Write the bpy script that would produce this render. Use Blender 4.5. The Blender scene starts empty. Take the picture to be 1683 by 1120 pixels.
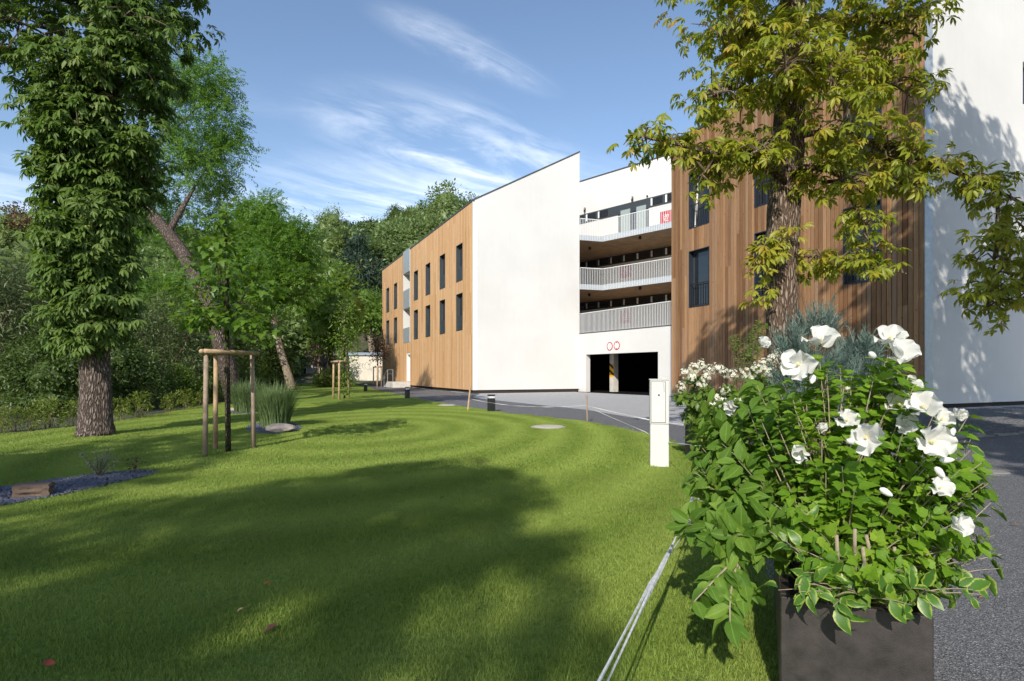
import bpy, bmesh, math, random
import numpy as np
from mathutils import Vector, Matrix, Euler

random.seed(11)
rng = np.random.default_rng(11)
sc = bpy.context.scene
R = math.radians

# ------------------------------------------------------------------ camera, sky, sun, exposure
EYE = 1.3                      # camera height above the lawn
FPX, CX, HY = 950.0, 841.5, 612.0   # focal length and principal column, horizon row (photo pixels)
cam = bpy.data.cameras.new('camera')
cam.sensor_width = 36.0
cam.lens = FPX / 1683.0 * 36.0
cam.shift_y = (HY - 560.0) / 1683.0
cam.clip_start = 0.05
cam.clip_end = 3000
cam_o = bpy.data.objects.new('camera', cam)
sc.collection.objects.link(cam_o)
cam_o.location = (0, 0, EYE)
cam_o.rotation_euler = (R(90), 0, 0)
sc.camera = cam_o

SUN_EL = R(31.5)
SUN_AZ = R(15.0)               # shadows run 15 degrees right of straight ahead
light_dir = Vector((math.sin(SUN_AZ) * math.cos(SUN_EL), math.cos(SUN_AZ) * math.cos(SUN_EL), -math.sin(SUN_EL)))
sun = bpy.data.lights.new('sun', 'SUN')
sun.energy = 4.3
sun.angle = R(0.55)
sun.color = (1.0, 0.93, 0.82)
sun_o = bpy.data.objects.new('sun', sun)
sc.collection.objects.link(sun_o)
sun_o.location = (-20, -60, 40)
sun_o.rotation_euler = light_dir.to_track_quat('-Z', 'Y').to_euler()

world = bpy.data.worlds.new('World')
sc.world = world
world.use_nodes = True
wn, wl = world.node_tree.nodes, world.node_tree.links
wn.clear()


def build_sky():
    N = lambda t: wn.new(t)
    sky = N('ShaderNodeTexSky')
    sky.sky_type = 'NISHITA'
    sky.sun_disc = False
    sky.sun_elevation = SUN_EL
    sky.sun_rotation = R(180) + SUN_AZ
    sky.altitude = 300
    sky.air_density = 1.0
    sky.dust_density = 0.7
    sky.ozone_density = 1.5
    # thin cirrus: noise on a flat cloud layer (direction.xy / direction.z)
    tc = N('ShaderNodeTexCoord')
    sep = N('ShaderNodeSeparateXYZ')
    wl.new(tc.outputs['Generated'], sep.inputs[0])

    def M(op, a, b=None, c=None):
        n = N('ShaderNodeMath'); n.operation = op
        for i, v in enumerate((a, b, c)):
            if v is None: continue
            if isinstance(v, (int, float)): n.inputs[i].default_value = v
            else: wl.new(v, n.inputs[i])
        return n.outputs[0]
    zc = M('MAXIMUM', sep.outputs[2], 0.02)
    zc = M('ADD', zc, 0.06)
    u = M('DIVIDE', sep.outputs[0], zc)
    v = M('DIVIDE', sep.outputs[1], zc)
    comb = N('ShaderNodeCombineXYZ')
    wl.new(u, comb.inputs[0]); wl.new(v, comb.inputs[1])

    def noise(scale, rot, stretch, loc, detail=9, rough=0.62, dist=0.9):
        tn = N('ShaderNodeMapping')
        tn.inputs['Rotation'].default_value = (0, 0, R(-rot))
        wl.new(comb.outputs[0], tn.inputs[0])
        mp = N('ShaderNodeMapping')
        mp.inputs['Scale'].default_value = (scale * stretch, scale, 1)
        mp.inputs['Location'].default_value = loc
        wl.new(tn.outputs[0], mp.inputs[0])
        nz = N('ShaderNodeTexNoise')
        nz.inputs['Scale'].default_value = 1.0
        nz.inputs['Detail'].default_value = detail
        nz.inputs['Roughness'].default_value = rough
        nz.inputs['Distortion'].default_value = dist
        wl.new(mp.outputs[0], nz.inputs['Vector'])
        return nz.outputs['Fac']

    def ramp(f, a, b):
        n = N('ShaderNodeMapRange'); n.interpolation_type = 'SMOOTHSTEP'
        n.inputs['From Min'].default_value = a; n.inputs['From Max'].default_value = b
        wl.new(f, n.inputs['Value'])
        return n.outputs[0]

    def blob(cx, cy, rx, ry, rot):
        mp = N('ShaderNodeMapping'); mp.vector_type = 'TEXTURE'
        mp.inputs['Location'].default_value = (cx, cy, 0)
        mp.inputs['Rotation'].default_value = (0, 0, R(rot))
        mp.inputs['Scale'].default_value = (rx, ry, 1)
        wl.new(comb.outputs[0], mp.inputs[0])
        ln = N('ShaderNodeVectorMath'); ln.operation = 'LENGTH'
        wl.new(mp.outputs[0], ln.inputs[0])
        return ramp(ln.outputs['Value'], 1.25, 0.2)
    streak = ramp(noise(3.4, 42, 0.30, (0.3, 1.7, 0)), 0.36, 0.70)
    puffs = ramp(noise(5.5, 40, 0.6, (3.1, 0.4, 0), 8, 0.6, 0.3), 0.42, 0.78)
    tex = M('ADD', M('MULTIPLY', streak, 0.75), M('MULTIPLY', puffs, 0.35))
    b1 = blob(-0.17, 2.28, 0.62, 0.36, 45)
    b2 = blob(-0.10, 1.62, 0.30, 0.09, 40)
    b3 = blob(-2.6, 2.9, 1.1, 0.9, 0)
    b4 = blob(-0.4, 2.9, 1.3, 0.7, 0)
    place = M('MAXIMUM', M('MAXIMUM', b1, M('MULTIPLY', b2, 0.8)), M('MULTIPLY', M('MAXIMUM', b3, b4), 0.62))
    thin = M('MULTIPLY', ramp(noise(0.9, 35, 0.35, (5.0, 2.0, 0)), 0.52, 0.80), 0.22)
    fac = M('ADD', M('MULTIPLY', tex, place), M('MULTIPLY', tex, thin))
    fac = M('MINIMUM', M('MULTIPLY', fac, 0.95), 0.85)
    mix = N('ShaderNodeMix'); mix.data_type = 'RGBA'
    wl.new(fac, mix.inputs['Factor'])
    wl.new(sky.outputs[0], mix.inputs['A'])
    mix.inputs['B'].default_value = (8.3, 8.6, 9.0, 1)
    bg = N('ShaderNodeBackground')
    bg.inputs['Strength'].default_value = 0.15
    wl.new(mix.outputs['Result'], bg.inputs['Color'])
    out = N('ShaderNodeOutputWorld')
    wl.new(bg.outputs[0], out.inputs['Surface'])


build_sky()
sc.view_settings.view_transform = 'Standard'
sc.view_settings.look = 'None'
sc.view_settings.exposure = 0.34
sc.view_settings.gamma = 1.0
sc.view_settings.use_curve_mapping = False
sc.render.engine = 'CYCLES'
sc.cycles.use_denoising = True
sc.cycles.max_bounces = 8
sc.cycles.transparent_max_bounces = 8
sc.cycles.transmission_bounces = 4
sc.cycles.diffuse_bounces = 4
sc.cycles.glossy_bounces = 3
sc.cycles.sample_clamp_indirect = 6.0

# ------------------------------------------------------------------ helpers
ROOT = sc.collection
PROTO = bpy.data.collections.new('scatter_sources')     # instance sources, never linked to the scene
WL = {}


def G(px, py, z=0.0):
    d = FPX * (EYE - z) / (py - HY)
    return Vector(((px - CX) * d / FPX, d, z))


def P(px, py, d):
    return Vector(((px - CX) * d / FPX, d, EYE - (py - HY) * d / FPX))


def sst(a, b, x):
    t = min(1.0, max(0.0, (x - a) / (b - a)))
    return t * t * (3 - 2 * t)


def terr(x, y):
    return 0.34 * sst(4.5, 10.5, x) * (1 - sst(20, 31, y))


def tag(o, label=None, cat=None, group=None, kind=None):
    if label: o['label'] = label
    if cat: o['category'] = cat
    if group: o['group'] = group
    if kind: o['kind'] = kind
    return o


def thing(name, loc, label, cat, group=None):
    o = bpy.data.objects.new(name, None)
    o.empty_display_size = 0.2
    o.location = loc
    ROOT.objects.link(o)
    WL[o] = Vector(loc)
    return tag(o, label, cat, group)


def put(name, me, mat, parent=None, loc=None, coll=None):
    o = bpy.data.objects.new(name, me)
    if mat is not None:
        mats = mat if isinstance(mat, (list, tuple)) else [mat]
        if len(me.materials) == 0:
            for m in mats: me.materials.append(m)
    (coll or ROOT).objects.link(o)
    loc = Vector(loc) if loc is not None else Vector((0, 0, 0))
    WL[o] = loc
    if parent is not None:
        o.parent = parent
        o.location = loc - WL[parent]
    else:
        o.location = loc
    return o


def mesh_np(name, V, F, tint=None, edge=None, smooth=False):
    """V (n,3), F (m,k) arrays -> mesh"""
    me = bpy.data.meshes.new(name)
    V = np.asarray(V, dtype=np.float32); F = np.asarray(F, dtype=np.int32)
    k = F.shape[1]
    me.vertices.add(len(V)); me.vertices.foreach_set('co', V.ravel())
    me.loops.add(F.size); me.loops.foreach_set('vertex_index', F.ravel())
    me.polygons.add(len(F))
    me.polygons.foreach_set('loop_start', np.arange(0, F.size, k, dtype=np.int32))
    me.polygons.foreach_set('loop_total', np.full(len(F), k, dtype=np.int32))
    if smooth: me.polygons.foreach_set('use_smooth', np.ones(len(F), dtype=bool))
    for nm, arr in (('tint', tint), ('edge', edge)):
        if arr is not None:
            a = me.attributes.new(nm, 'FLOAT', 'POINT')
            a.data.foreach_set('value', np.asarray(arr, dtype=np.float32))
    me.update(calc_edges=True)
    return me


class MB:
    def __init__(s):
        s.v, s.f, s.m, s.t = [], [], [], []
        s.cm = 0; s.ct = 0.5

    def add(s, vs, fs):
        b = len(s.v)
        s.v += [Vector(p) for p in vs]
        s.t += [s.ct] * len(vs)
        for f in fs:
            s.f.append(tuple(b + i for i in f)); s.m.append(s.cm)
        return b

    def hexa(s, p):
        """8 points: bottom 4 ccw, top 4 ccw"""
        s.add(p, [(3, 2, 1, 0), (4, 5, 6, 7), (0, 1, 5, 4), (1, 2, 6, 5), (2, 3, 7, 6), (3, 0, 4, 7)])

    def box(s, x0, x1, y0, y1, z0, z1):
        s.hexa([(x0, y0, z0), (x1, y0, z0), (x1, y1, z0), (x0, y1, z0), (x0, y0, z1), (x1, y0, z1), (x1, y1, z1), (x0, y1, z1)])

    def prism(s, poly, z0, z1):
        n = len(poly)
        vs = [(p[0], p[1], z0) for p in poly] + [(p[0], p[1], z1) for p in poly]
        fs = [tuple(range(n - 1, -1, -1)), tuple(range(n, 2 * n))] + [(i, (i + 1) % n, n + (i + 1) % n, n + i) for i in range(n)]
        s.add(vs, fs)

    def tube(s, pts, radii, n=8, cap=True, wob=0.0, seed=0, lobe=None):
        pts = [Vector(p) for p in pts]
        if isinstance(radii, (int, float)): radii = [radii] * len(pts)
        rr = random.Random(seed)
        t0 = (pts[1] - pts[0]).normalized()
        ref = Vector((0, 0, 1)) if abs(t0.z) < 0.9 else Vector((1, 0, 0))
        u = t0.cross(ref).normalized()
        rings = []
        for i, p in enumerate(pts):
            if i == 0: t = t0
            elif i == len(pts) - 1: t = (pts[i] - pts[i - 1]).normalized()
            else: t = (pts[i + 1] - pts[i - 1]).normalized()
            u = (u - t * u.dot(t)).normalized()
            w = t.cross(u)
            ring = []
            for k in range(n):
                a = 2 * math.pi * k / n
                r = radii[i] * (1 + wob * (rr.random() - 0.5)) * (1 + (lobe[0] * math.cos(lobe[1] * a + lobe[2] + 0.15 * i) + 0.5 * lobe[0] * math.cos(5 * a + 1.3) if lobe else 0))
                ring.append(p + (u * math.cos(a) + w * math.sin(a)) * r)
            rings.append(ring)
        b = len(s.v)
        vs = [q for r_ in rings for q in r_]
        fs = []
        for i in range(len(pts) - 1):
            for k in range(n):
                fs.append((i * n + k, i * n + (k + 1) % n, (i + 1) * n + (k + 1) % n, (i + 1) * n + k))
        if cap:
            fs.append(tuple(range(n - 1, -1, -1)))
            fs.append(tuple((len(pts) - 1) * n + k for k in range(n)))
        s.add(vs, fs)

    def lathe(s, prof, c, n=16):
        """prof list of (r,z)"""
        c = Vector(c)
        vs = []
        for r, z in prof:
            for k in range(n):
                a = 2 * math.pi * k / n
                vs.append(c + Vector((r * math.cos(a), r * math.sin(a), z)))
        fs = []
        for i in range(len(prof) - 1):
            for k in range(n):
                fs.append((i * n + k, i * n + (k + 1) % n, (i + 1) * n + (k + 1) % n, (i + 1) * n + k))
        fs.append(tuple(range(n - 1, -1, -1)))
        fs.append(tuple((len(prof) - 1) * n + k for k in range(n)))
        s.add(vs, fs)

    def mesh(s, name, smooth=False, center=True):
        c = Vector((0, 0, 0))
        if center and s.v:
            lo = Vector([min(v[i] for v in s.v) for i in range(3)]); hi = Vector([max(v[i] for v in s.v) for i in range(3)])
            c = (lo + hi) / 2
        me = bpy.data.meshes.new(name)
        me.from_pydata([v - c for v in s.v], [], s.f)
        if any(s.m): me.polygons.foreach_set('material_index', s.m)
        if smooth: me.polygons.foreach_set('use_smooth', [True] * len(s.f))
        a = me.attributes.new('tint', 'FLOAT', 'POINT'); a.data.foreach_set('value', s.t)
        me.update()
        return me, c

    def build(s, name, mat, parent=None, smooth=False, bevel=0, coll=None):
        me, c = s.mesh(name, smooth)
        if bevel:
            bm = bmesh.new(); bm.from_mesh(me)
            bmesh.ops.remove_doubles(bm, verts=bm.verts, dist=1e-5)
            bmesh.ops.bevel(bm, geom=[e for e in bm.edges if e.is_manifold and e.calc_face_angle(0) > 0.5], offset=bevel, segments=1, affect='EDGES', profile=0.5)
            bm.to_mesh(me); bm.free()
        return put(name, me, mat, parent, c, coll)


class Frame:
    """a wall plane: O + along*s + up*z + normal*o"""
    def __init__(s, O, e, n=None):
        s.O = Vector((O[0], O[1], 0)); s.e = Vector((e[0], e[1], 0)).normalized()
        s.n = Vector((n[0], n[1], 0)).normalized()

    def __call__(s, a, z, o=0.0):
        p = s.O + s.e * a + s.n * o
        return Vector((p.x, p.y, z))

    def box(s, mb, s0, s1, z0, z1, o0, o1):
        mb.hexa([s(s0, z0, o0), s(s1, z0, o0), s(s1, z0, o1), s(s0, z0, o1), s(s0, z1, o0), s(s1, z1, o0), s(s1, z1, o1), s(s0, z1, o1)])

    def s_at(s, px):
        """position along the wall that shows at photo column px"""
        r = (px - CX) / FPX
        return (s.O.x - r * s.O.y) / (r * s.e.y - s.e.x)

    def wall(s, mb, s0, s1, z0, z1, o0, o1, holes):
        ss = sorted({s0, s1, *[h[0] for h in holes], *[h[1] for h in holes]})
        zs = sorted({z0, z1, *[h[2] for h in holes], *[h[3] for h in holes]})
        ss = [a for a in ss if s0 <= a <= s1]; zs = [a for a in zs if z0 <= a <= z1]
        for a, b in zip(ss, ss[1:]):
            run = None
            for c, d in zip(zs, zs[1:]):
                mid = ((a + b) / 2, (c + d) / 2)
                hole = any(h[0] < mid[0] < h[1] and h[2] < mid[1] < h[3] for h in holes)
                if hole:
                    if run: s.box(mb, a, b, run[0], run[1], o0, o1); run = None
                else:
                    run = (run[0], d) if run else (c, d)
            if run: s.box(mb, a, b, run[0], run[1], o0, o1)


def copy_tree(o, parent=None, loc=None, rz=None, scale=None):
    c = o.copy()
    ROOT.objects.link(c)
    c.parent = parent
    if loc is not None: c.location = loc
    if rz is not None: c.rotation_euler.z = rz
    if scale is not None: c.scale = scale if isinstance(scale, (tuple, list)) else (scale,) * 3
    for ch in KIDS.get(o, []): copy_tree(ch, c)
    return c


KIDS = {}


def index_kids():
    KIDS.clear()
    for o in ROOT.objects:
        if o.parent is not None: KIDS.setdefault(o.parent, []).append(o)


# ------------------------------------------------------------------ materials
def mat_new(name):
    m = bpy.data.materials.new(name)
    m.use_nodes = True
    nt = m.node_tree
    nt.nodes.clear()
    out = nt.nodes.new('ShaderNodeOutputMaterial')
    return m, nt, out


class NT:
    def __init__(s, nt): s.nt = nt

    def n(s, t, **kw):
        o = s.nt.nodes.new(t)
        for k, v in kw.items(): setattr(o, k, v)
        return o

    def l(s, a, b): s.nt.links.new(a, b)

    def pos(s): return s.n('ShaderNodeNewGeometry').outputs['Position']

    def mapping(s, vec, scale=(1, 1, 1), rot=(0, 0, 0), loc=(0, 0, 0)):
        m = s.n('ShaderNodeMapping')
        m.inputs['Scale'].default_value = scale; m.inputs['Rotation'].default_value = rot; m.inputs['Location'].default_value = loc
        s.l(vec, m.inputs[0]); return m.outputs[0]

    def noise(s, vec, scale, detail=4, rough=0.55, dist=0.0):
        m = s.n('ShaderNodeTexNoise')
        m.inputs['Scale'].default_value = scale; m.inputs['Detail'].default_value = detail
        m.inputs['Roughness'].default_value = rough; m.inputs['Distortion'].default_value = dist
        if vec is not None: s.l(vec, m.inputs['Vector'])
        return m.outputs['Fac']

    def ramp(s, fac, stops, interp='LINEAR'):
        r = s.n('ShaderNodeValToRGB'); r.color_ramp.interpolation = interp
        el = r.color_ramp.elements
        while len(el) < len(stops): el.new(0.5)
        for e, (p, c) in zip(el, stops):
            e.position = p; e.color = (*c, 1) if len(c) == 3 else c
        s.l(fac, r.inputs[0]); return r.outputs[0]

    def math(s, op, a, b=None):
        m = s.n('ShaderNodeMath', operation=op)
        for i, v in enumerate((a, b)):
            if v is None: continue
            if isinstance(v, (int, float)): m.inputs[i].default_value = v
            else: s.l(v, m.inputs[i])
        return m.outputs[0]

    def mix(s, fac, a, b, mode='MIX'):
        m = s.n('ShaderNodeMix', data_type='RGBA', blend_type=mode)
        for k, v in (('Factor', fac), ('A', a), ('B', b)):
            if isinstance(v, (int, float)): m.inputs[k].default_value = v
            elif isinstance(v, tuple): m.inputs[k].default_value = (*v, 1)
            else: s.l(v, m.inputs[k])
        return m.outputs['Result']

    def bump(s, h, strength=0.5, dist=0.02):
        b = s.n('ShaderNodeBump'); b.inputs['Strength'].default_value = strength; b.inputs['Distance'].default_value = dist
        s.l(h, b.inputs['Height']); return b.outputs[0]

    def pbr(s, out, color, rough=0.6, bump=None, metal=0.0, spec=None, coat=None):
        p = s.n('ShaderNodeBsdfPrincipled')
        for k, v in (('Base Color', color), ('Roughness', rough), ('Metallic', metal)):
            if isinstance(v, (int, float)): p.inputs[k].default_value = v
            elif isinstance(v, tuple): p.inputs[k].default_value = (*v, 1)
            else: s.l(v, p.inputs[k])
        if spec is not None: p.inputs['Specular IOR Level'].default_value = spec
        if bump is not None: s.l(bump, p.inputs['Normal'])
        if out is not None: s.l(p.outputs[0], out.inputs['Surface'])
        return p


def m_plain(name, color, rough=0.6, var=0.12, scale=6.0, bump=0.0, bscale=60.0, metal=0.0, spec=None):
    m, nt, out = mat_new(name); t = NT(nt); p = t.pos()
    f = t.noise(p, scale, 5, 0.6)
    lo = tuple(c * (1 - var) for c in color); hi = tuple(min(1, c * (1 + var)) for c in color)
    col = t.ramp(f, [(0.3, lo), (0.7, hi)])
    bp = t.bump(t.noise(p, bscale, 3), bump, 0.01) if bump else None
    t.pbr(out, col, rough, bp, metal, spec)
    return m


def m_plaster():
    m, nt, out = mat_new('white_plaster'); t = NT(nt); p = t.pos()
    big = t.noise(p, 0.35, 4, 0.6)
    sm = t.noise(t.mapping(p, (6, 6, 0.5)), 0.8, 4, 0.6)
    col = t.ramp(big, [(0.3, (0.585, 0.58, 0.565)), (0.7, (0.645, 0.64, 0.625))])
    col = t.mix(t.math('MULTIPLY', t.ramp(sm, [(0.5, (0, 0, 0)), (0.8, (1, 1, 1))]), 0.10), col, (0.46, 0.45, 0.42), 'MIX')
    t.pbr(out, col, 0.85, t.bump(t.noise(p, 120, 3), 0.25, 0.004), spec=0.2)
    return m


def m_wood(name, lo, hi, grey, per_object):
    """vertical larch boards: grain along z, one tone for each board"""
    m, nt, out = mat_new(name); t = NT(nt); p = t.pos()
    if per_object: rnd = t.n('ShaderNodeObjectInfo').outputs['Random']
    else: rnd = t.n('ShaderNodeAttribute', attribute_name='tint').outputs['Fac']
    off = t.n('ShaderNodeCombineXYZ')
    for i, k in enumerate((37.0, 53.0, 91.0)): t.l(t.math('MULTIPLY', rnd, k), off.inputs[i])
    v = t.n('ShaderNodeVectorMath', operation='ADD'); t.l(p, v.inputs[0]); t.l(off.outputs[0], v.inputs[1])
    grain = t.noise(t.mapping(v.outputs[0], (60, 60, 1.6)), 1.0, 6, 0.65, 0.8)
    blot = t.noise(t.mapping(v.outputs[0], (2.5, 2.5, 0.5)), 1.0, 4, 0.6)
    mid = tuple((a + b) / 2 for a, b in zip(lo, hi))
    base = t.ramp(rnd, [(0.0, lo), (0.35, mid), (0.6, hi), (0.8, mid), (1.0, grey)])
    col = t.mix(t.math('MULTIPLY', t.ramp(grain, [(0.35, (1, 1, 1)), (0.62, (0, 0, 0))]), 0.45), base, tuple(c * 0.45 for c in lo))
    col = t.mix(t.math('MULTIPLY', t.ramp(blot, [(0.4, (0, 0, 0)), (0.75, (1, 1, 1))]), 0.40), col, grey)
    vor = t.n('ShaderNodeTexVoronoi'); vor.inputs['Scale'].default_value = 1.0
    t.l(t.mapping(v.outputs[0], (9, 9, 3.2)), vor.inputs['Vector'])
    knot = t.ramp(vor.outputs['Distance'], [(0.06, (1, 1, 1)), (0.13, (0, 0, 0))])
    col = t.mix(t.math('MULTIPLY', knot, 0.75), col, tuple(c * 0.22 for c in lo))
    t.pbr(out, col, 0.72, t.bump(grain, 0.35, 0.004), spec=0.25)
    return m


def m_leaf(name, cols, trans=(0.25, 0.40, 0.05), tfac=0.3, rough=0.42, edge=None, spec=0.4, orand=0.0, zone=None):
    """leaf colour by per-leaf tint; edge = colour of a variegated margin"""
    m, nt, out = mat_new(name); t = NT(nt)
    at = t.n('ShaderNodeAttribute', attribute_name='tint').outputs['Fac']
    if orand:
        rnd = t.n('ShaderNodeObjectInfo').outputs['Random']
        at = t.math('ADD', t.math('MULTIPLY', at, 1 - orand), t.math('MULTIPLY', rnd, orand))
    n = len(cols)
    col = t.ramp(at, [(i / (n - 1), c) for i, c in enumerate(cols)])
    if edge:
        e = t.n('ShaderNodeAttribute', attribute_name='edge').outputs['Fac']
        p = t.pos()
        w = t.math('ADD', e, t.math('MULTIPLY', t.math('SUBTRACT', t.noise(p, 70, 3), 0.5), 0.9))
        col = t.mix(t.ramp(w, [(0.62, (0, 0, 0)), (0.82, (1, 1, 1))]), col, edge)
    else:
        p = t.pos()
        col = t.mix(t.math('MULTIPLY', t.noise(p, 30, 3), 0.35), col, tuple(c * 0.55 for c in cols[0]))
        e = t.n('ShaderNodeAttribute', attribute_name='edge').outputs['Fac']
        col = t.mix(t.math('MULTIPLY', t.ramp(e, [(0.0, (1, 1, 1)), (0.10, (0, 0, 0))]), 0.45), col, tuple(min(1, c * 1.6 + 0.02) for c in cols[-1]))
    if zone:      # brown scorch in patches on some leaves
        p = t.pos()
        z = t.math('MULTIPLY', t.ramp(t.noise(p, 14, 3, 0.6), [(0.58, (0, 0, 0)), (0.68, (1, 1, 1))]), t.ramp(at, [(0.4, (0, 0, 0)), (0.85, (1, 1, 1))]))
        col = t.mix(z, col, zone)
    pr = t.pbr(None, col, rough, None, 0.0, spec)
    tr = t.n('ShaderNodeBsdfTranslucent')
    t.l(t.mix(0.5, col, trans), tr.inputs['Color'])
    mx = t.n('ShaderNodeMixShader'); mx.inputs[0].default_value = tfac
    t.l(pr.outputs[0], mx.inputs[1]); t.l(tr.outputs[0], mx.inputs[2])
    t.l(mx.outputs[0], out.inputs['Surface'])
    return m


def m_bark(name, dark, light, sc_=1.0, moss=None, ring=False):
    m, nt, out = mat_new(name); t = NT(nt)
    tc = t.n('ShaderNodeTexCoord').outputs['Object']
    vor = t.n('ShaderNodeTexVoronoi', feature='DISTANCE_TO_EDGE'); vor.inputs['Scale'].default_value = 1.0
    warp = t.noise(t.mapping(tc, (6 * sc_, 6 * sc_, 2 * sc_)), 1.0, 3)
    mv = t.n('ShaderNodeVectorMath', operation='ADD'); t.l(t.mapping(tc, (20 * sc_, 20 * sc_, 4.5 * sc_)), mv.inputs[0])
    sc2 = t.n('ShaderNodeVectorMath', operation='SCALE'); sc2.inputs['Scale'].default_value = 1.6
    cv = t.n('ShaderNodeCombineXYZ')
    for i in range(3): t.l(warp, cv.inputs[i])
    t.l(cv.outputs[0], sc2.inputs[0]); t.l(sc2.outputs[0], mv.inputs[1])
    t.l(mv.outputs[0], vor.inputs['Vector'])
    plate = t.ramp(vor.outputs['Distance'], [(0.0, (0, 0, 0)), (0.28, (1, 1, 1))])
    fine = t.noise(t.mapping(tc, (60 * sc_, 60 * sc_, 22 * sc_)), 1.0, 5, 0.65)
    h = t.math('ADD', t.math('MULTIPLY', plate, 0.7), t.math('MULTIPLY', fine, 0.5))
    col = t.ramp(h, [(0.12, tuple(c * 0.25 for c in dark)), (0.5, dark), (0.95, light)])
    big = t.noise(tc, 2.2 * sc_, 4)
    col = t.mix(t.math('MULTIPLY', big, 0.5), col, tuple(c * 0.6 for c in dark))
    if moss: col = t.mix(t.math('MULTIPLY', t.ramp(t.noise(tc, 5, 4), [(0.5, (0, 0, 0)), (0.7, (1, 1, 1))]), 0.5), col, moss)
    t.pbr(out, col, 0.92, t.bump(h, 1.0, 0.06), spec=0.1)
    return m


def lawn_color(t, p):
    """shared by the lawn sheet and the grass blades: patchy green with curved mower tracks"""
    big = t.noise(p, 0.33, 3, 0.55)
    mid = t.noise(p, 1.7, 4, 0.6)
    col = t.ramp(t.math('ADD', t.math('MULTIPLY', big, 0.6), t.math('MULTIPLY', mid, 0.4)),
                 [(0.32, (0.130, 0.200, 0.030)), (0.52, (0.190, 0.275, 0.044)), (0.70, (0.265, 0.340, 0.066))])
    w = t.n('ShaderNodeTexWave', wave_type='RINGS', rings_direction='Z')
    w.inputs['Scale'].default_value = 0.34; w.inputs['Distortion'].default_value = 1.2; w.inputs['Detail'].default_value = 1
    w.inputs['Detail Scale'].default_value = 0.4
    t.l(t.mapping(p, (1.0, 0.62, 0.0), loc=(3.2, -8.0, 0)), w.inputs['Vector'])
    col = t.mix(t.math('MULTIPLY', w.outputs['Fac'], 0.62), col, (0.36, 0.45, 0.10))
    return col


def m_lawn():
    m, nt, out = mat_new('mown_lawn'); t = NT(nt); p = t.pos()
    col = lawn_color(t, p)
    f = t.noise(t.mapping(p, (1, 0.55, 1)), 38, 4, 0.75)
    col = t.mix(t.ramp(f, [(0.42, (0.6, 0.6, 0.6)), (0.62, (0, 0, 0))]), col, (0.09, 0.14, 0.026))
    t.pbr(out, col, 0.9, t.bump(f, 1.0, 0.04), spec=0.05)
    return m


def m_blade():
    m, nt, out = mat_new('grass_blade'); t = NT(nt); p = t.pos()
    col = lawn_color(t, p)
    at = t.n('ShaderNodeAttribute', attribute_name='tint').outputs['Fac']
    col = t.mix(t.math('MULTIPLY', at, 0.55), col, (0.30, 0.38, 0.085))
    dry = t.ramp(t.noise(p, 0.8, 4, 0.7), [(0.56, (0, 0, 0)), (0.72, (1, 1, 1))])
    col = t.mix(t.math('MULTIPLY', t.math('MULTIPLY', dry, t.ramp(at, [(0.5, (0, 0, 0)), (0.9, (1, 1, 1))])), 0.8), col, (0.26, 0.20, 0.09))
    pr = t.pbr(None, col, 0.55, None, 0, 0.25)
    tr = t.n('ShaderNodeBsdfTranslucent'); t.l(col, tr.inputs['Color'])
    mx = t.n('ShaderNodeMixShader'); mx.inputs[0].default_value = 0.3
    t.l(pr.outputs[0], mx.inputs[1]); t.l(tr.outputs[0], mx.inputs[2]); t.l(mx.outputs[0], out.inputs['Surface'])
    return m


def m_asphalt(name, base, speck):
    m, nt, out = mat_new(name); t = NT(nt); p = t.pos()
    big = t.noise(p, 0.6, 4, 0.6)
    vor = t.n('ShaderNodeTexVoronoi'); vor.inputs['Scale'].default_value = 150.0; t.l(p, vor.inputs['Vector'])
    sep = t.n('ShaderNodeSeparateColor'); t.l(vor.outputs['Color'], sep.inputs[0])
    g = t.ramp(sep.outputs[0], [(0.0, tuple(c * 0.35 for c in base)), (0.55, base), (0.9, tuple(c * 1.5 for c in base)), (1.0, speck)])
    col = t.mix(t.math('MULTIPLY', big, 0.35), g, tuple(c * 0.6 for c in base))
    t.pbr(out, col, 0.85, t.bump(vor.outputs['Distance'], 0.6, 0.008), spec=0.25)
    return m


def m_pave():
    m, nt, out = mat_new('granite_court'); t = NT(nt); p = t.pos()
    b = t.n('ShaderNodeTexBrick'); b.offset = 0.5
    b.inputs['Scale'].default_value = 1.0
    b.inputs['Brick Width'].default_value = 0.2; b.inputs['Row Height'].default_value = 0.1
    b.inputs['Mortar Size'].default_value = 0.006
    b.inputs['Color1'].default_value = (0.40, 0.405, 0.415, 1); b.inputs['Color2'].default_value = (0.48, 0.48, 0.485, 1)
    b.inputs['Mortar'].default_value = (0.07, 0.07, 0.07, 1)
    t.l(t.mapping(p, rot=(0, 0, R(24))), b.inputs['Vector'])
    f = t.noise(p, 1.1, 5, 0.65)
    col = t.mix(t.math('MULTIPLY', f, 0.5), b.outputs['Color'], (0.33, 0.33, 0.335))
    t.pbr(out, col, 0.85, t.bump(b.outputs['Fac'], -0.5, 0.008), spec=0.2)
    return m


def m_glass():
    m, nt, out = mat_new('window_glass'); t = NT(nt)
    t.pbr(out, (0.012, 0.016, 0.022), 0.03, t.bump(t.noise(t.pos(), 0.7, 2), 0.05, 0.05), spec=0.9)
    return m


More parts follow.
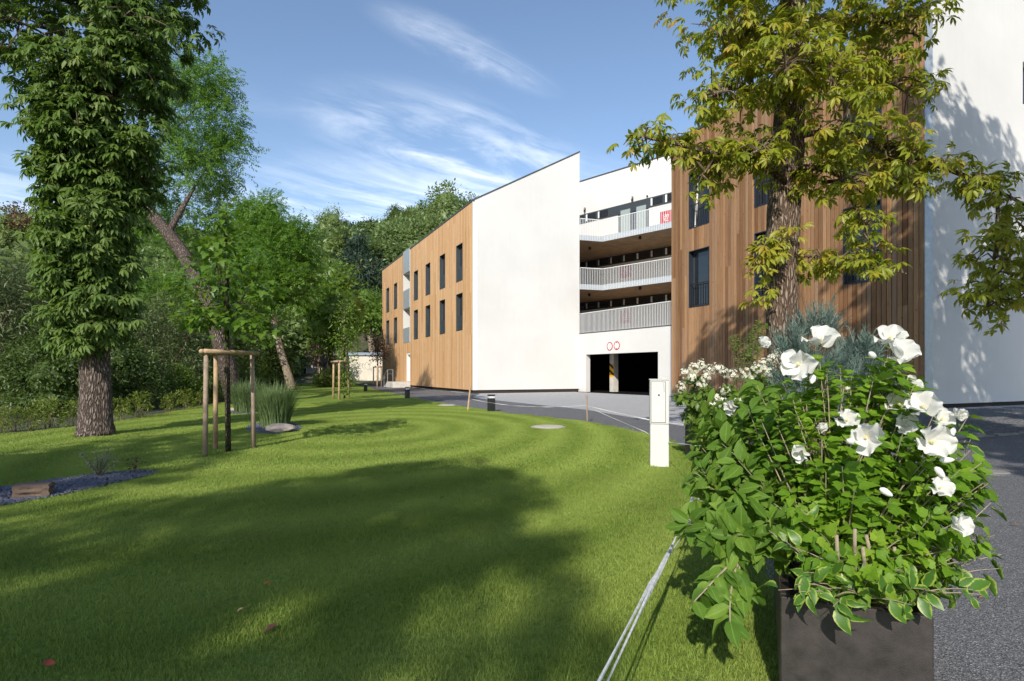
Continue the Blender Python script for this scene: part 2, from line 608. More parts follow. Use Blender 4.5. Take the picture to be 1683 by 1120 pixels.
M = dict(
    plaster=m_plaster(),
    larch=m_wood('larch_golden', (0.50, 0.27, 0.115), (0.75, 0.475, 0.25), (0.60, 0.42, 0.26), False),
    larch_w=m_wood('larch_weathered', (0.18, 0.086, 0.038), (0.46, 0.262, 0.132), (0.33, 0.225, 0.145), True),
    membrane=m_plain('black_membrane', (0.03, 0.022, 0.018), 0.9),
    roof=m_plain('roof_metal', (0.06, 0.063, 0.07), 0.5),
    anthracite=m_plain('anthracite_metal', (0.055, 0.068, 0.078), 0.42, 0.1, metal=0.25),
    inkblue=m_plain('dark_window_lining', (0.018, 0.026, 0.042), 0.4, 0.1),
    glass=m_glass(),
    galv=m_plain('galvanised_steel', (0.42, 0.46, 0.50), 0.42, 0.12, 9.0, metal=0.35),
    rail=m_plain('white_railing', (0.66, 0.68, 0.70), 0.45, 0.06),
    soffit=m_plain('board_marked_soffit', (0.34, 0.25, 0.165), 0.8, 0.22, 1.6, 0.3, 30),
    concrete=m_plain('pale_concrete', (0.52, 0.50, 0.46), 0.85, 0.15, 2.5, 0.3, 70),
    gloomcon=m_plain('garage_gloom_concrete', (0.014, 0.013, 0.015), 0.95, 0.3, 1.2, spec=0.0),  # near-black base colour paints in the gloom of the unlit garage
    doorgrey=m_plain('door_grey_green', (0.28, 0.335, 0.335), 0.45, 0.06),
    white=m_plain('white_paint', (0.80, 0.80, 0.78), 0.45, 0.03),
    cabinet=m_plain('cabinet_plastic', (0.56, 0.56, 0.535), 0.5, 0.06, 3.0, 0.08, 200),
    red=m_plain('sign_red', (0.42, 0.012, 0.022), 0.5, 0.1),
    carred=m_plain('car_red', (0.45, 0.025, 0.02), 0.22, 0.05),
    yellow=m_plain('hazard_yellow', (0.80, 0.42, 0.02), 0.5, 0.1),
    black=m_plain('matt_black', (0.016, 0.016, 0.018), 0.5, 0.1),
    bollard=m_plain('bollard_black', (0.022, 0.023, 0.027), 0.4, 0.1, metal=0.2),
    greytext=m_plain('sign_grey', (0.30, 0.31, 0.30), 0.6, 0.1),
    stake=m_plain('stake_wood', (0.40, 0.275, 0.165), 0.8, 0.35, 7.0, 0.4, 60),
    stake_old=m_plain('stake_wood_grey', (0.29, 0.22, 0.16), 0.85, 0.35, 7.0, 0.4, 60),
    tape=m_plain('barrier_tape_foil', (0.62, 0.64, 0.67), 0.32, 0.25, 22.0, 0.5, 40),
    tapefar=m_plain('barrier_tape_white', (0.78, 0.78, 0.76), 0.5, 0.1),
    corten=m_plain('planter_steel', (0.030, 0.025, 0.024), 0.5, 0.5, 14.0, 0.25, 420),
    soil=m_plain('planter_soil', (0.055, 0.038, 0.026), 0.95, 0.4, 20.0, 0.9, 50),
    slate=m_plain('slate_chips', (0.085, 0.092, 0.125), 0.7, 0.55, 60.0),
    slatebed=m_plain('slate_bed', (0.035, 0.037, 0.05), 0.9, 0.5, 40.0, 1.0, 60),
    rock=m_plain('weathered_rock', (0.36, 0.31, 0.27), 0.9, 0.4, 4.0, 0.8, 22),
    rock_b=m_plain('brown_rock', (0.125, 0.085, 0.065), 0.9, 0.35, 6.0, 0.8, 25),
    lawn=m_lawn(), blade=m_blade(),
    earth=m_plain('woodland_floor', (0.055, 0.060, 0.028), 0.95, 0.45, 0.8, 0.8, 9),
    asphalt=m_asphalt('asphalt', (0.150, 0.152, 0.162), (0.42, 0.42, 0.42)),
    court=m_pave(),
    sett=m_plain('granite_setts', (0.125, 0.127, 0.135), 0.8, 0.4, 9.0, 0.4, 60),
    kerb=m_plain('kerb_granite', (0.24, 0.23, 0.21), 0.85, 0.25, 6.0, 0.4, 50),
    lid=m_plain('concrete_lid', (0.46, 0.43, 0.37), 0.85, 0.18, 5.0, 0.4, 70),
    barkL=m_bark('chestnut_bark_grey', (0.15, 0.115, 0.098), (0.36, 0.295, 0.26), 1.25),
    barkR=m_bark('chestnut_bark_brown', (0.20, 0.140, 0.105), (0.44, 0.345, 0.275), 1.2),
    barkP=m_bark('pale_bark', (0.34, 0.27, 0.20), (0.58, 0.48, 0.38), 0.8),
    barkM=m_bark('young_bark', (0.105, 0.085, 0.06), (0.20, 0.17, 0.13), 2.5, moss=(0.14, 0.14, 0.05)),
    twig=m_plain('twig', (0.13, 0.095, 0.06), 0.85, 0.3, 20.0),
    cane=m_plain('hibiscus_cane', (0.30, 0.245, 0.18), 0.8, 0.25, 30.0),
    leafL=m_leaf('chestnut_leaf_green', [(0.050, 0.100, 0.018), (0.085, 0.150, 0.026), (0.130, 0.200, 0.042), (0.190, 0.250, 0.075)], (0.26, 0.44, 0.04), 0.28, 0.5, spec=0.22),
    leafR=m_leaf('chestnut_leaf_turning', [(0.120, 0.175, 0.016), (0.195, 0.255, 0.022), (0.280, 0.325, 0.030), (0.390, 0.375, 0.040), (0.46, 0.29, 0.045)], (0.50, 0.58, 0.03), 0.42, 0.42, zone=(0.22, 0.085, 0.02)),
    fruit=m_plain('conker_husk', (0.24, 0.27, 0.06), 0.6, 0.2, 40, 0.8, 160),
    leafA=m_leaf('ash_leaf', [(0.065, 0.150, 0.018), (0.105, 0.215, 0.026), (0.165, 0.290, 0.040)], (0.28, 0.50, 0.03), 0.36),
    leafM=m_leaf('maple_leaf', [(0.060, 0.135, 0.014), (0.100, 0.195, 0.020), (0.155, 0.235, 0.030)], (0.28, 0.46, 0.03), 0.36),
    leafD=m_leaf('dark_shrub_leaf', [(0.055, 0.098, 0.024), (0.088, 0.142, 0.034), (0.140, 0.195, 0.055)], (0.22, 0.34, 0.05), 0.35, orand=0.3),
    leafW=m_leaf('willow_leaf', [(0.085, 0.120, 0.040), (0.135, 0.172, 0.064), (0.21, 0.245, 0.12)], (0.20, 0.26, 0.08), 0.28, orand=0.3),
    leafB=m_leaf('bright_leaf', [(0.090, 0.170, 0.022), (0.135, 0.225, 0.030), (0.195, 0.285, 0.045)], (0.32, 0.48, 0.04), 0.36, orand=0.25),
    leafY=m_leaf('yellow_green_leaf', [(0.11, 0.17, 0.020), (0.17, 0.23, 0.030), (0.24, 0.28, 0.05)], (0.36, 0.44, 0.04), 0.33, orand=0.2),
    leafRed=m_leaf('copper_leaf', [(0.035, 0.022, 0.018), (0.065, 0.035, 0.026), (0.10, 0.060, 0.035)], (0.20, 0.08, 0.04), 0.25),
    leafP=m_leaf('pine_needle', [(0.020, 0.042, 0.026), (0.034, 0.062, 0.038), (0.055, 0.085, 0.052)], (0.08, 0.14, 0.06), 0.15, orand=0.3),
    leafF=m_leaf('forest_leaf', [(0.115, 0.185, 0.072), (0.155, 0.235, 0.084), (0.205, 0.285, 0.096), (0.275, 0.335, 0.108)], (0.34, 0.46, 0.13), 0.36, orand=0.55),  # distance haze put into the colour: greens lifted and blued
    leafBrown=m_leaf('dry_leaf', [(0.12, 0.065, 0.04), (0.19, 0.10, 0.06)], (0.3, 0.15, 0.06), 0.25),
    leafH=m_leaf('hibiscus_leaf', [(0.065, 0.150, 0.012), (0.120, 0.240, 0.018), (0.200, 0.350, 0.030), (0.33, 0.46, 0.05)], (0.42, 0.66, 0.03), 0.40, 0.5, spec=0.22),
    leafV=m_leaf('variegated_leaf', [(0.055, 0.145, 0.020), (0.085, 0.185, 0.028)], (0.30, 0.48, 0.04), 0.32, 0.4, edge=(0.30, 0.39, 0.07)),
    leafC=m_leaf('dogwood_leaf', [(0.065, 0.145, 0.020), (0.120, 0.225, 0.030), (0.210, 0.330, 0.050)], (0.36, 0.58, 0.04), 0.38, 0.55, spec=0.18),
    leafY2=m_leaf('hydrangea_leaf', [(0.075, 0.145, 0.020), (0.125, 0.210, 0.030), (0.20, 0.29, 0.05)], (0.32, 0.50, 0.04), 0.36),
    juniper=m_leaf('juniper_scale', [(0.075, 0.125, 0.105), (0.115, 0.180, 0.155), (0.175, 0.245, 0.215)], (0.16, 0.25, 0.2), 0.2, 0.6),
    reed=m_leaf('silver_grass', [(0.035, 0.075, 0.020), (0.070, 0.125, 0.035), (0.13, 0.185, 0.070)], (0.2, 0.32, 0.06), 0.28, 0.5),
    silver=m_leaf('silver_leaf', [(0.20, 0.22, 0.15), (0.30, 0.32, 0.22)], (0.3, 0.33, 0.2), 0.25),
    petal=m_leaf('white_petal', [(0.80, 0.80, 0.77), (0.86, 0.86, 0.83)], (0.85, 0.85, 0.80), 0.35, 0.55, spec=0.2),
    cream=m_plain('stamen_cream', (0.80, 0.72, 0.42), 0.6, 0.1, 60),
    hydra=m_leaf('hydrangea_floret', [(0.62, 0.64, 0.44), (0.76, 0.75, 0.62), (0.82, 0.81, 0.74)], (0.75, 0.75, 0.6), 0.3, 0.55),
    cream_wall=m_plain('cream_render', (0.62, 0.57, 0.47), 0.85, 0.1, 1.0),
    housewhite=m_plain('house_white', (0.74, 0.74, 0.72), 0.8, 0.06),
    housegrey=m_plain('house_grey', (0.30, 0.30, 0.30), 0.85, 0.15, 2.0),
    tin=m_plain('tin_roof', (0.24, 0.29, 0.36), 0.45, 0.1, metal=0.3),
    tile=m_plain('roof_tile', (0.32, 0.12, 0.06), 0.8, 0.25, 6),
    spray=m_plain('spray_paint', (0.30, 0.31, 0.33), 0.7, 0.1),
)

# ------------------------------------------------------------------ ground, hill, paving
def sheet(name, poly, mat, lift, cuts=True, kind='structure'):
    bm = bmesh.new()
    vs = [bm.verts.new((p[0], p[1], 0)) for p in poly]
    bm.faces.new(vs)
    xs = [min(p[0] for p in poly), max(p[0] for p in poly)]
    if cuts and xs[1] > 4.5:
        x = 4.5
        while x <= 10.6:
            bmesh.ops.bisect_plane(bm, geom=bm.verts[:] + bm.edges[:] + bm.faces[:], plane_co=(x, 0, 0), plane_no=(1, 0, 0))
            x += 0.6
        for y in np.arange(18, 33, 1.5):
            bmesh.ops.bisect_plane(bm, geom=bm.verts[:] + bm.edges[:] + bm.faces[:], plane_co=(0, y, 0), plane_no=(0, 1, 0))
    bmesh.ops.triangulate(bm, faces=bm.faces[:])
    for v in bm.verts: v.co.z = terr(v.co.x, v.co.y) + lift
    bmesh.ops.recalc_face_normals(bm, faces=bm.faces[:])
    me = bpy.data.meshes.new(name); bm.to_mesh(me); bm.free()
    for p in me.polygons:
        if p.normal.z < 0: p.flip()
    o = put(name, me, mat)
    o['kind'] = kind
    return o


g2 = lambda px, py: (G(px, py).x, G(px, py).y)
sheet('ground', [(-900, -300), (900, -300), (900, 1500), (-900, 1500)], M['earth'], -0.03)

LAWN = [(-16, -7), (1.15, -7), (1.18, 1.9), (1.55, 3.4), (2.35, 6.4), (3.1, 9.3), g2(1090, 722), g2(1050, 711), g2(1000, 701), g2(960, 693), g2(910, 688), g2(860, 682), g2(820, 678),
        g2(780, 672), g2(735, 664.5), g2(690, 656), g2(660, 649), g2(630, 643), g2(612, 639.5), g2(606, 634.5), (-15.5, 56), (-17, 66), (-25, 66), (-22, 50), g2(420, 652), g2(330, 668), g2(260, 682), g2(200, 692), g2(130, 701),
        g2(60, 709), g2(0, 714), (-13.5, 10.5), (-16, 8)]
lawn = sheet('lawn', LAWN, M['lawn'], 0.0)
DRIVE = [(1.15, -7), (40, -7), (40, 60), (-9, 62), (-14.5, 58), g2(606, 634.5), g2(612, 639.5), g2(630, 643), g2(660, 649), g2(690, 656), g2(735, 664.5), g2(780, 672),
         g2(820, 678), g2(860, 682), g2(910, 688), g2(960, 693), g2(1000, 701), g2(1050, 711), g2(1090, 722), (3.1, 9.3), (2.35, 6.4), (1.55, 3.4), (1.18, 1.9)]
sheet('driveway', DRIVE, M['asphalt'], -0.012)
COURT = [g2(777, 654), g2(870, 664), g2(960, 673), g2(1060, 690), g2(1150, 705), (6.1, 10.6), (7.9, 9.9), (13, 9.1), (24, 7.6), (24, 48), (-2, 48)]
sheet('court', COURT, M['court'], -0.006)
# footpath along the left wing
sheet('footpath', [g2(735, 660.5), (-1.9, 34.2), (-13.2, 59.0), (-14.6, 56.5), g2(612, 637.5), g2(632, 641.5), g2(662, 647.5), g2(692, 654)], M['asphalt'], -0.002)


def in_poly(pts, poly):
    x, y = pts[:, 0], pts[:, 1]
    ins = np.zeros(len(pts), bool)
    n = len(poly)
    for i in range(n):
        x1, y1 = poly[i][0], poly[i][1]; x2, y2 = poly[(i + 1) % n][0], poly[(i + 1) % n][1]
        c = ((y1 > y) != (y2 > y)) & (x < (x2 - x1) * (y - y1) / (y2 - y1 + 1e-12) + x1)
        ins ^= c
    return ins


def hill_h(x, y):
    ridge = 33 + 5 * math.exp(-((x + 12) / 28) ** 2) + 2.5 * math.sin(x * 0.05 + 1)
    front = 62 + 0.10 * abs(x + 40)
    return ridge * sst(front, front + 105, y)


def build_hill():
    xs = np.arange(-330, 200, 8.0); ys = np.arange(60, 300, 6.0)
    V = []; F = []
    for y in ys:
        for x in xs: V.append((x, y, hill_h(x, y) - 0.35))
    nx = len(xs)
    for j in range(len(ys) - 1):
        for i in range(nx - 1): F.append((j * nx + i, j * nx + i + 1, (j + 1) * nx + i + 1, (j + 1) * nx + i))
    o = put('hill', mesh_np('hill', V, F, smooth=True), M['earth'])
    o['kind'] = 'structure'


build_hill()

# ------------------------------------------------------------------ the building
A = Vector((-0.413, 0.911, 0)).normalized()
B = Vector((0.911, 0.413, 0)).normalized()
bld = thing('apartment_building', (4.0, 36.0, 0), 'modern white and larch clad apartment building with galleries around a garage entrance', 'building')

# left wing -----------------------------------------------------------
FL = Frame((-2.38, 35.3), A, -B)
L_LEN = 26.5
BW_ = 0.14
snap = lambda s: round(s / BW_) * BW_
lw_px = [(750.7, 760.7), (724, 732), (700.7, 707.9), (681.4, 687.5), (648, 653), (635, 640)]
lwin = []
for x0, x1 in lw_px:
    s1, s0 = FL.s_at(x0), FL.s_at(x1)
    c = (s0 + s1) / 2
    w = 1.26
    a = snap(c - w / 2)
    for z0, z1 in ((4.0, 6.4), (7.2, 9.6)):
        lwin.append((a, a + BW_ * 9, z0, z1))
REC = (snap(15.13), snap(17.7))
holesL = lwin + [(REC[0], REC[1], 3.86, 11.75), (REC[0], REC[0] + BW_ * 9, 0.5, 2.95)]
mb = MB()
FL.wall(mb, 0, L_LEN, 0.2, 11.7, -0.30, -0.012, holesL)
cladL = mb.build('backing_wall', M['membrane'], bld)
mb = MB()
nb = int(L_LEN / BW_)
for i in range(nb):
    a, b = i * BW_ + 0.007, (i + 1) * BW_ - 0.007
    c = (a + b) / 2
    iv = [(0.2, 11.72)]
    for h in holesL:
        if h[0] < c < h[1]:
            nv = []
            for z0, z1 in iv:
                if h[2] > z0: nv.append((z0, min(z1, h[2])))
                if h[3] < z1: nv.append((max(z0, h[3]), z1))
            iv = [q for q in nv if q[1] - q[0] > 0.01]
    for z0, z1 in iv:
        z = z0
        while z < z1 - 0.01:
            e = min(z1, z + random.choice((2.6, 3.4, 4.2, 5.0)))
            if z1 - e < 0.5: e = z1
            mb.ct = random.random()
            o1 = 0.024 + random.random() * 0.006
            FL.box(mb, a, b, z, e - (0.003 if e < z1 else 0), 0.0, o1)
            z = e
o = mb.build('cladding', M['larch'], cladL); o['kind'] = 'stuff'


def window(F, s0, s1, z0, z1, style):
    """lining > frame, pane, railing; the opening is already in the wall"""
    deep = 0.26
    lining = MB()
    t = 0.03
    F.box(lining, s0, s0 + t, z0, z1, -deep, 0.034); F.box(lining, s1 - t, s1, z0, z1, -deep, 0.034)
    F.box(lining, s0 + t, s1 - t, z1 - t, z1, -deep, 0.034); F.box(lining, s0 + t, s1 - t, z0, z0 + t, -deep, 0.045)
    w = lining.build('window', M['anthracite'] if style == 'panel' else M['inkblue'], bld)
    a, b, c, d = s0 + t, s1 - t, z0 + t, z1 - t
    fr = MB(); f = 0.06
    F.box(fr, a, a + f, c, d, -0.24, -0.18); F.box(fr, b - f, b, c, d, -0.24, -0.18)
    F.box(fr, a + f, b - f, d - f, d, -0.24, -0.18); F.box(fr, a + f, b - f, c, c + f, -0.24, -0.18)
    zt = c + (d - c) * 0.40
    if style == 'panel': F.box(fr, a + f, b - f, zt - 0.03, zt + 0.03, -0.24, -0.17)
    fr.build('frame', M['anthracite'], w)
    pn = MB()
    if style == 'tilted':
        p = [F(a + f, c + f, -0.235), F(b - f, c + f, -0.235), F(b - f, c + f, -0.215), F(a + f, c + f, -0.215)]
        q = [F(a + f, d - f - 0.02, -0.40), F(b - f, d - f - 0.02, -0.40), F(b - f, d - f - 0.02, -0.38), F(a + f, d - f - 0.02, -0.38)]
        pn.hexa(p + q)
        sash = MB()
        for (u0, u1) in ((a + f, a + f + 0.05), (b - f - 0.05, b - f)):
            sash.hexa([F(u0, c + f, -0.214), F(u1, c + f, -0.214), F(u1, c + f, -0.18), F(u0, c + f, -0.18), F(u0, d - f - .02, -0.379), F(u1, d - f - .02, -0.379), F(u1, d - f - .02, -0.34), F(u0, d - f - .02, -0.34)])
        sash.build('sash', M['white'], w)
        bk = MB(); F.box(bk, a - .02, b + .02, c - .02, d + .02, -0.62, -0.60); bk.build('backing_sheet', M['membrane'], w)  # black sheet closing the opening behind the tilted pane
    else:
        F.box(pn, a + f, b - f, c + f, d - f, -0.225, -0.205)
    pn.build('pane', M['glass'], w)
    if style == 'panel':
        lp = MB(); F.box(lp, a, b, c, zt, -0.10, -0.07); lp.build('guard_panel', M['anthracite'], w)
    else:
        rl = MB(); zr = z0 + 0.95
        F.box(rl, a, b, zr - 0.03, zr, -0.045, -0.015)
        F.box(rl, a, b, z0 + 0.08, z0 + 0.10, -0.04, -0.02)
        n = 8
        for k in range(n):
            u = a + (b - a) * (k + 0.5) / n
            F.box(rl, u - 0.009, u + 0.009, z0 + 0.10, zr - 0.03, -0.038, -0.022)
        rl.build('railing', M['black'], w)
    return w


for h in lwin: window(FL, *h, 'panel')

# loggia in the left wing
r0, r1 = REC
mb = MB()
FL.box(mb, r0, r0 + 0.12, 3.86, 11.74, -1.9, 0.02)
FL.box(mb, r1 - 0.12, r1, 3.86, 11.74, -1.9, 0.02)
FL.box(mb, r0 + 0.12, r1 - 0.12, 3.86, 11.74, -2.05, -1.9)
mb.build('loggia_wall', M['plaster'], bld)
for z0, z1 in ((3.88, 5.15), (6.85, 8.45), (9.95, 11.9)):
    mb = MB(); FL.box(mb, r0 + 0.125, r1 - 0.125, z0, z1, -0.05, 0.05)
    pa = mb.build('loggia_parapet', M['galv'], bld)
    sl = MB(); FL.box(sl, r0 + 0.125, r1 - 0.125, z0, z0 + 0.3, -1.89, -0.06); sl.build('slab', M['plaster'], pa)
# doorway
d0, d1 = r0, r0 + BW_ * 9
mb = MB()
FL.box(mb, d0, d0 + 0.1, 0.5, 2.95, -1.0, -0.0); FL.box(mb, d1 - 0.1, d1, 0.5, 2.95, -1.0, -0.0)
FL.box(mb, d0 + 0.1, d1 - 0.1, 2.8, 2.95, -1.0, -0.0)
mb.build('door_surround', M['white'], bld)
mb = MB(); FL.box(mb, d0 + 0.1, d1 - 0.1, 0.5, 2.8, -1.0, -0.94)
dr = mb.build('door', M['white'], bld)
mb = MB(); FL.box(mb, d0 + 0.3, d0 + 0.42, 1.5, 1.75, -0.938, -0.9); mb.build('intercom', M['black'], dr)
# landing, steps and handrail
mb = MB()
FL.box(mb, 15.0, 17.3, 0.0, 0.48, 0.04, 1.55)
for k in range(3): FL.box(mb, 17.3 + 0.32 * k, 17.62 + 0.32 * k, 0.0, 0.36 - 0.12 * k, 0.04, 1.55)
mb.build('entrance_steps', M['concrete'], bld)
hr = thing('handrail', FL(16.8, 0.0, 1.5), 'galvanised tube handrail on the entrance steps of the timber facade', 'handrail')
for o_ in (1.5,):
    mb = MB()
    mb.tube([FL(15.1, 1.5, o_), FL(17.2, 1.5, o_), FL(18.6, 1.0, o_), FL(18.9, 0.95, o_)], 0.024, 8)
    mb.build('top_rail', M['galv'], hr)
    mb = MB(); mb.tube([FL(15.1, 1.15, o_), FL(17.2, 1.15, o_), FL(18.6, 0.65, o_)], 0.016, 6); mb.build('middle_rail', M['galv'], hr)
    for s_, z0, z1 in ((15.1, 0.48, 1.5), (17.15, 0.48, 1.5), (18.6, 0.0, 1.0)):
        mb = MB(); mb.tube([FL(s_, z0, o_), FL(s_, z1, o_)], 0.022, 8); mb.build('post', M['galv'], hr)

# gable, back, far end and roof of the left wing
FG = Frame((-2.38, 35.3), B, -A)
GW_ = 7.54


def gable(F, width, zf, zb, z0, name):
    mb = MB()
    pts = [(0, z0), (width, z0), (width, zb), (0, zf)]
    fr = [F(s, z, 0) for s, z in pts]; bk = [F(s, z, -0.3) for s, z in pts]
    mb.add(fr + bk, [(0, 1, 2, 3), (7, 6, 5, 4), (0, 4, 5, 1), (1, 5, 6, 2), (2, 6, 7, 3), (3, 7, 4, 0)])
    g = mb.build(name, M['plaster'], bld)
    tr = MB()
    sl = (zb - zf) / width
    q = [F(-0.04, zf - 0.04 * sl, 0.03), F(width + 0.03, zb + 0.03 * sl, 0.03), F(width + 0.03, zb + 0.03 * sl, -0.35), F(-0.04, zf - 0.04 * sl, -0.35)]
    tr.hexa([p + Vector((0, 0, 0.004)) for p in q] + [p + Vector((0, 0, 0.09)) for p in q])
    tr.build('verge_trim', M['roof'], g)
    return g


gable(FG, GW_, 11.78, 15.9, 0.2, 'gable_wall')
mb = MB(); FG.box(mb, 0.05, GW_ - 0.05, -0.1, 0.199, -0.28, -0.07); mb.build('plinth', M['membrane'], bld)
mb = MB(); FL.box(mb, 0.3, L_LEN, -0.1, 0.199, -0.28, -0.10); mb.build('plinth', M['membrane'], bld)
mb = MB(); FL.box(mb, -0.012, 0.0, 0.2, 11.76, -0.30, 0.03); mb.build('corner_trim', M['rail'], bld)
mb = MB()
q = [FL(0.31, 11.72, -0.02), FL(L_LEN, 11.72, -0.02), FL(L_LEN, 15.85, -GW_), FL(0.31, 15.85, -GW_)]
mb.hexa(q + [p + Vector((0, 0, 0.14)) for p in q]); mb.build('roof', M['roof'], bld)
mb = MB(); FL.box(mb, -0.02, r0, 11.725, 11.82, -0.1, 0.06); FL.box(mb, r1, L_LEN, 11.725, 11.82, -0.1, 0.06); mb.build('eaves_trim', M['roof'], bld)
mb = MB(); FL.box(mb, 0.31, L_LEN, 0.0, 15.7, -GW_, -GW_ + 0.25); FL.box(mb, L_LEN - 0.25, L_LEN, 0.0, 11.7, -GW_ + 0.25, -0.31); mb.build('wall', M['plaster'], bld)
for s_ in (16.6, 18.9):
    mb = MB()
    q = [FL(s_, 12.0, -0.35), FL(s_ + 1.3, 12.0, -0.35), FL(s_ + 1.3, 12.55, -1.35), FL(s_, 12.55, -1.35)]
    mb.hexa(q + [p + Vector((0, 0, 0.16)) for p in q]); mb.build('skylight', M['galv'], bld)

# gallery wing ----------------------------------------------------------
EB = Vector((0.692, -0.722, 0)).normalized()
NB = Vector((-0.722, -0.692, 0)).normalized()
FB = Frame((5.5, 46.0), EB, NB)
topdoors = [(FB.s_at(1021), FB.s_at(1036.5)), (FB.s_at(1047), FB.s_at(1062.5))]
mb = MB(); FB.box(mb, -4.5, 13, 3.73, 16.45, -0.3, 0.0); mb.build('rear_wall', M['plaster'], bld)
mb = MB(); FB.box(mb, -4.5, 13, 16.455, 16.54, -0.35, 0.04); mb.build('verge_trim', M['roof'], bld)
# clerestory strips under the soffits
for z0, z1, top in ((6.2, 6.80, False), (9.45, 10.06, False), (13.1, 13.8, True)):
    mb = MB(); FB.box(mb, -4.4, 10.9, z0, z1, 0.002, 0.05)
    st = mb.build('window_strip', M['inkblue'] if not top else M['anthracite'], bld)
    k = -4.2
    i = 0
    while k < 10:
        skip = top and any(k < d[1] + .3 and k + 0.95 > d[0] - .3 for d in topdoors)
        if not skip:
            mb = MB(); FB.box(mb, k + 0.02, k + 0.98, z0 + 0.09, z1 - 0.09, 0.052, 0.062); mb.build('pane', M['glass'], st)
            mb = MB(); FB.box(mb, k + 0.02, k + 0.16, z0 + 0.09, z1 - 0.09, 0.064, 0.07); mb.build('mullion', M['white'] if i % 2 == 0 else M['rail'], st)
        k += 1.18; i += 1
# two grey doors with dark panels on the top gallery
mb = MB(); FB.box(mb, topdoors[0][0] - 0.25, topdoors[1][1] + 0.2, 10.43, 13.099, 0.002, 0.04); mb.build('door_panel', M['inkblue'], bld)
for a, b in topdoors:
    mb = MB(); FB.box(mb, a, b, 10.45, 13.35, 0.052, 0.085); dd = mb.build('door', M['doorgrey'], bld)
    mb = MB(); mb.tube([FB(a + 0.12, 11.2, 0.09), FB(a + 0.12, 11.65, 0.09)], 0.018, 6); mb.build('handle', M['galv'], dd)

Gend = FG(GW_, 0)
K = Vector((6.1, 38.9, 0))
FK = Frame((K.x, K.y), EB, NB)          # gallery front edge
FW = Frame((4.49, 38.4), (0.515, -0.857), (-0.857, -0.515))   # garage wall


def z_at(p, z): return Vector((p.x, p.y, z))


def balustrade(F, s0, s1, zb, zt, name_parent, step=0.125, mat=None):
    mb = MB(); n = int((s1 - s0) / step)
    for k in range(n + 1):
        u = s0 + k * step
        F.box(mb, u - 0.011, u + 0.011, zb, zt - 0.03, 0.022, 0.044)
    o = mb.build('baluster_row', mat or M['rail'], name_parent); o['kind'] = 'stuff'
    mb = MB(); F.box(mb, s0, s1, zt - 0.03, zt + 0.01, 0.015, 0.055); mb.build('top_rail', mat or M['rail'], name_parent)


legdir = (K - Vector((Gend.x, Gend.y, 0)))
leglen = legdir.length
FLeg = Frame((Gend.x, Gend.y), legdir, (legdir.y, -legdir.x))
for zb in (6.83, 10.1):
    poly = [Gend, K, K + EB * 11, K + EB * 11 - NB * 1.6, FB(-4.2, 0), Gend + A * 3]
    poly = [FLeg(0.02, 0, -0.02), FLeg(leglen, 0, -0.02), FK(11, 0, -0.02), FB(10.5, 0, 0.003), FB(-4.2, 0, 0.003), Vector((Gend.x, Gend.y, 0)) + A * 3]
    mb = MB(); mb.prism([(p.x, p.y) for p in poly], zb, zb + 0.3)
    sl = mb.build('gallery_slab', M['soffit'], bld)
    mb = MB()
    FK.box(mb, 0, 11, zb - 0.02, zb + 0.33, -0.018, 0.01); FLeg.box(mb, 0.02, leglen, zb - 0.02, zb + 0.33, -0.018, 0.01)
    mb.build('edge_band', M['galv'], sl)
    mb = MB(); FK.box(mb, 2.2, 2.24, zb - 0.004, zb + 0.002, -1.3, -0.03); mb.build('joint', M['black'], sl)
    ra = MB(); FK.box(ra, 0, 11, zb + 0.34, zb + 0.36, -0.01, 0.012)
    rail = ra.build('gallery_railing', M['galv'], bld)
    balustrade(FK, 0.05, 10.9, zb - 0.02, zb + 1.42, rail)
    balustrade(FLeg, 0.05, leglen - 0.03, zb - 0.02, zb + 1.42, rail)
# level one: railing on the garage wall
g0, g1 = FW.s_at(963), FW.s_at(1081.5)
mb = MB(); FW.wall(mb, -0.25, 13, -0.1, 3.83, -0.35, 0.0, [(g0, g1, -0.1, 2.45)]); gw = mb.build('garage_wall', M['plaster'], bld)
mb = MB(); FW.box(mb, -0.27, 13, 3.834, 3.87, -0.37, 0.025); mb.build('coping', M['roof'], gw)
ra = MB(); FW.box(ra, 0, 13, 3.93, 3.95, -0.02, 0.0)
rail = ra.build('gallery_railing', M['galv'], bld)
balustrade(FW, 0.1, 12.9, 3.875, 5.17, rail)
poly = [FW(0, 0, -0.36), FW(13, 0, -0.36), FB(10.8, 0, 0.003), FB(-4, 0, 0.003), Vector((Gend.x, Gend.y, 0)) + A * 3]
mb = MB(); mb.prism([(p.x, p.y) for p in poly], 3.45, 3.72); mb.build('terrace_slab', M['soffit'], bld)
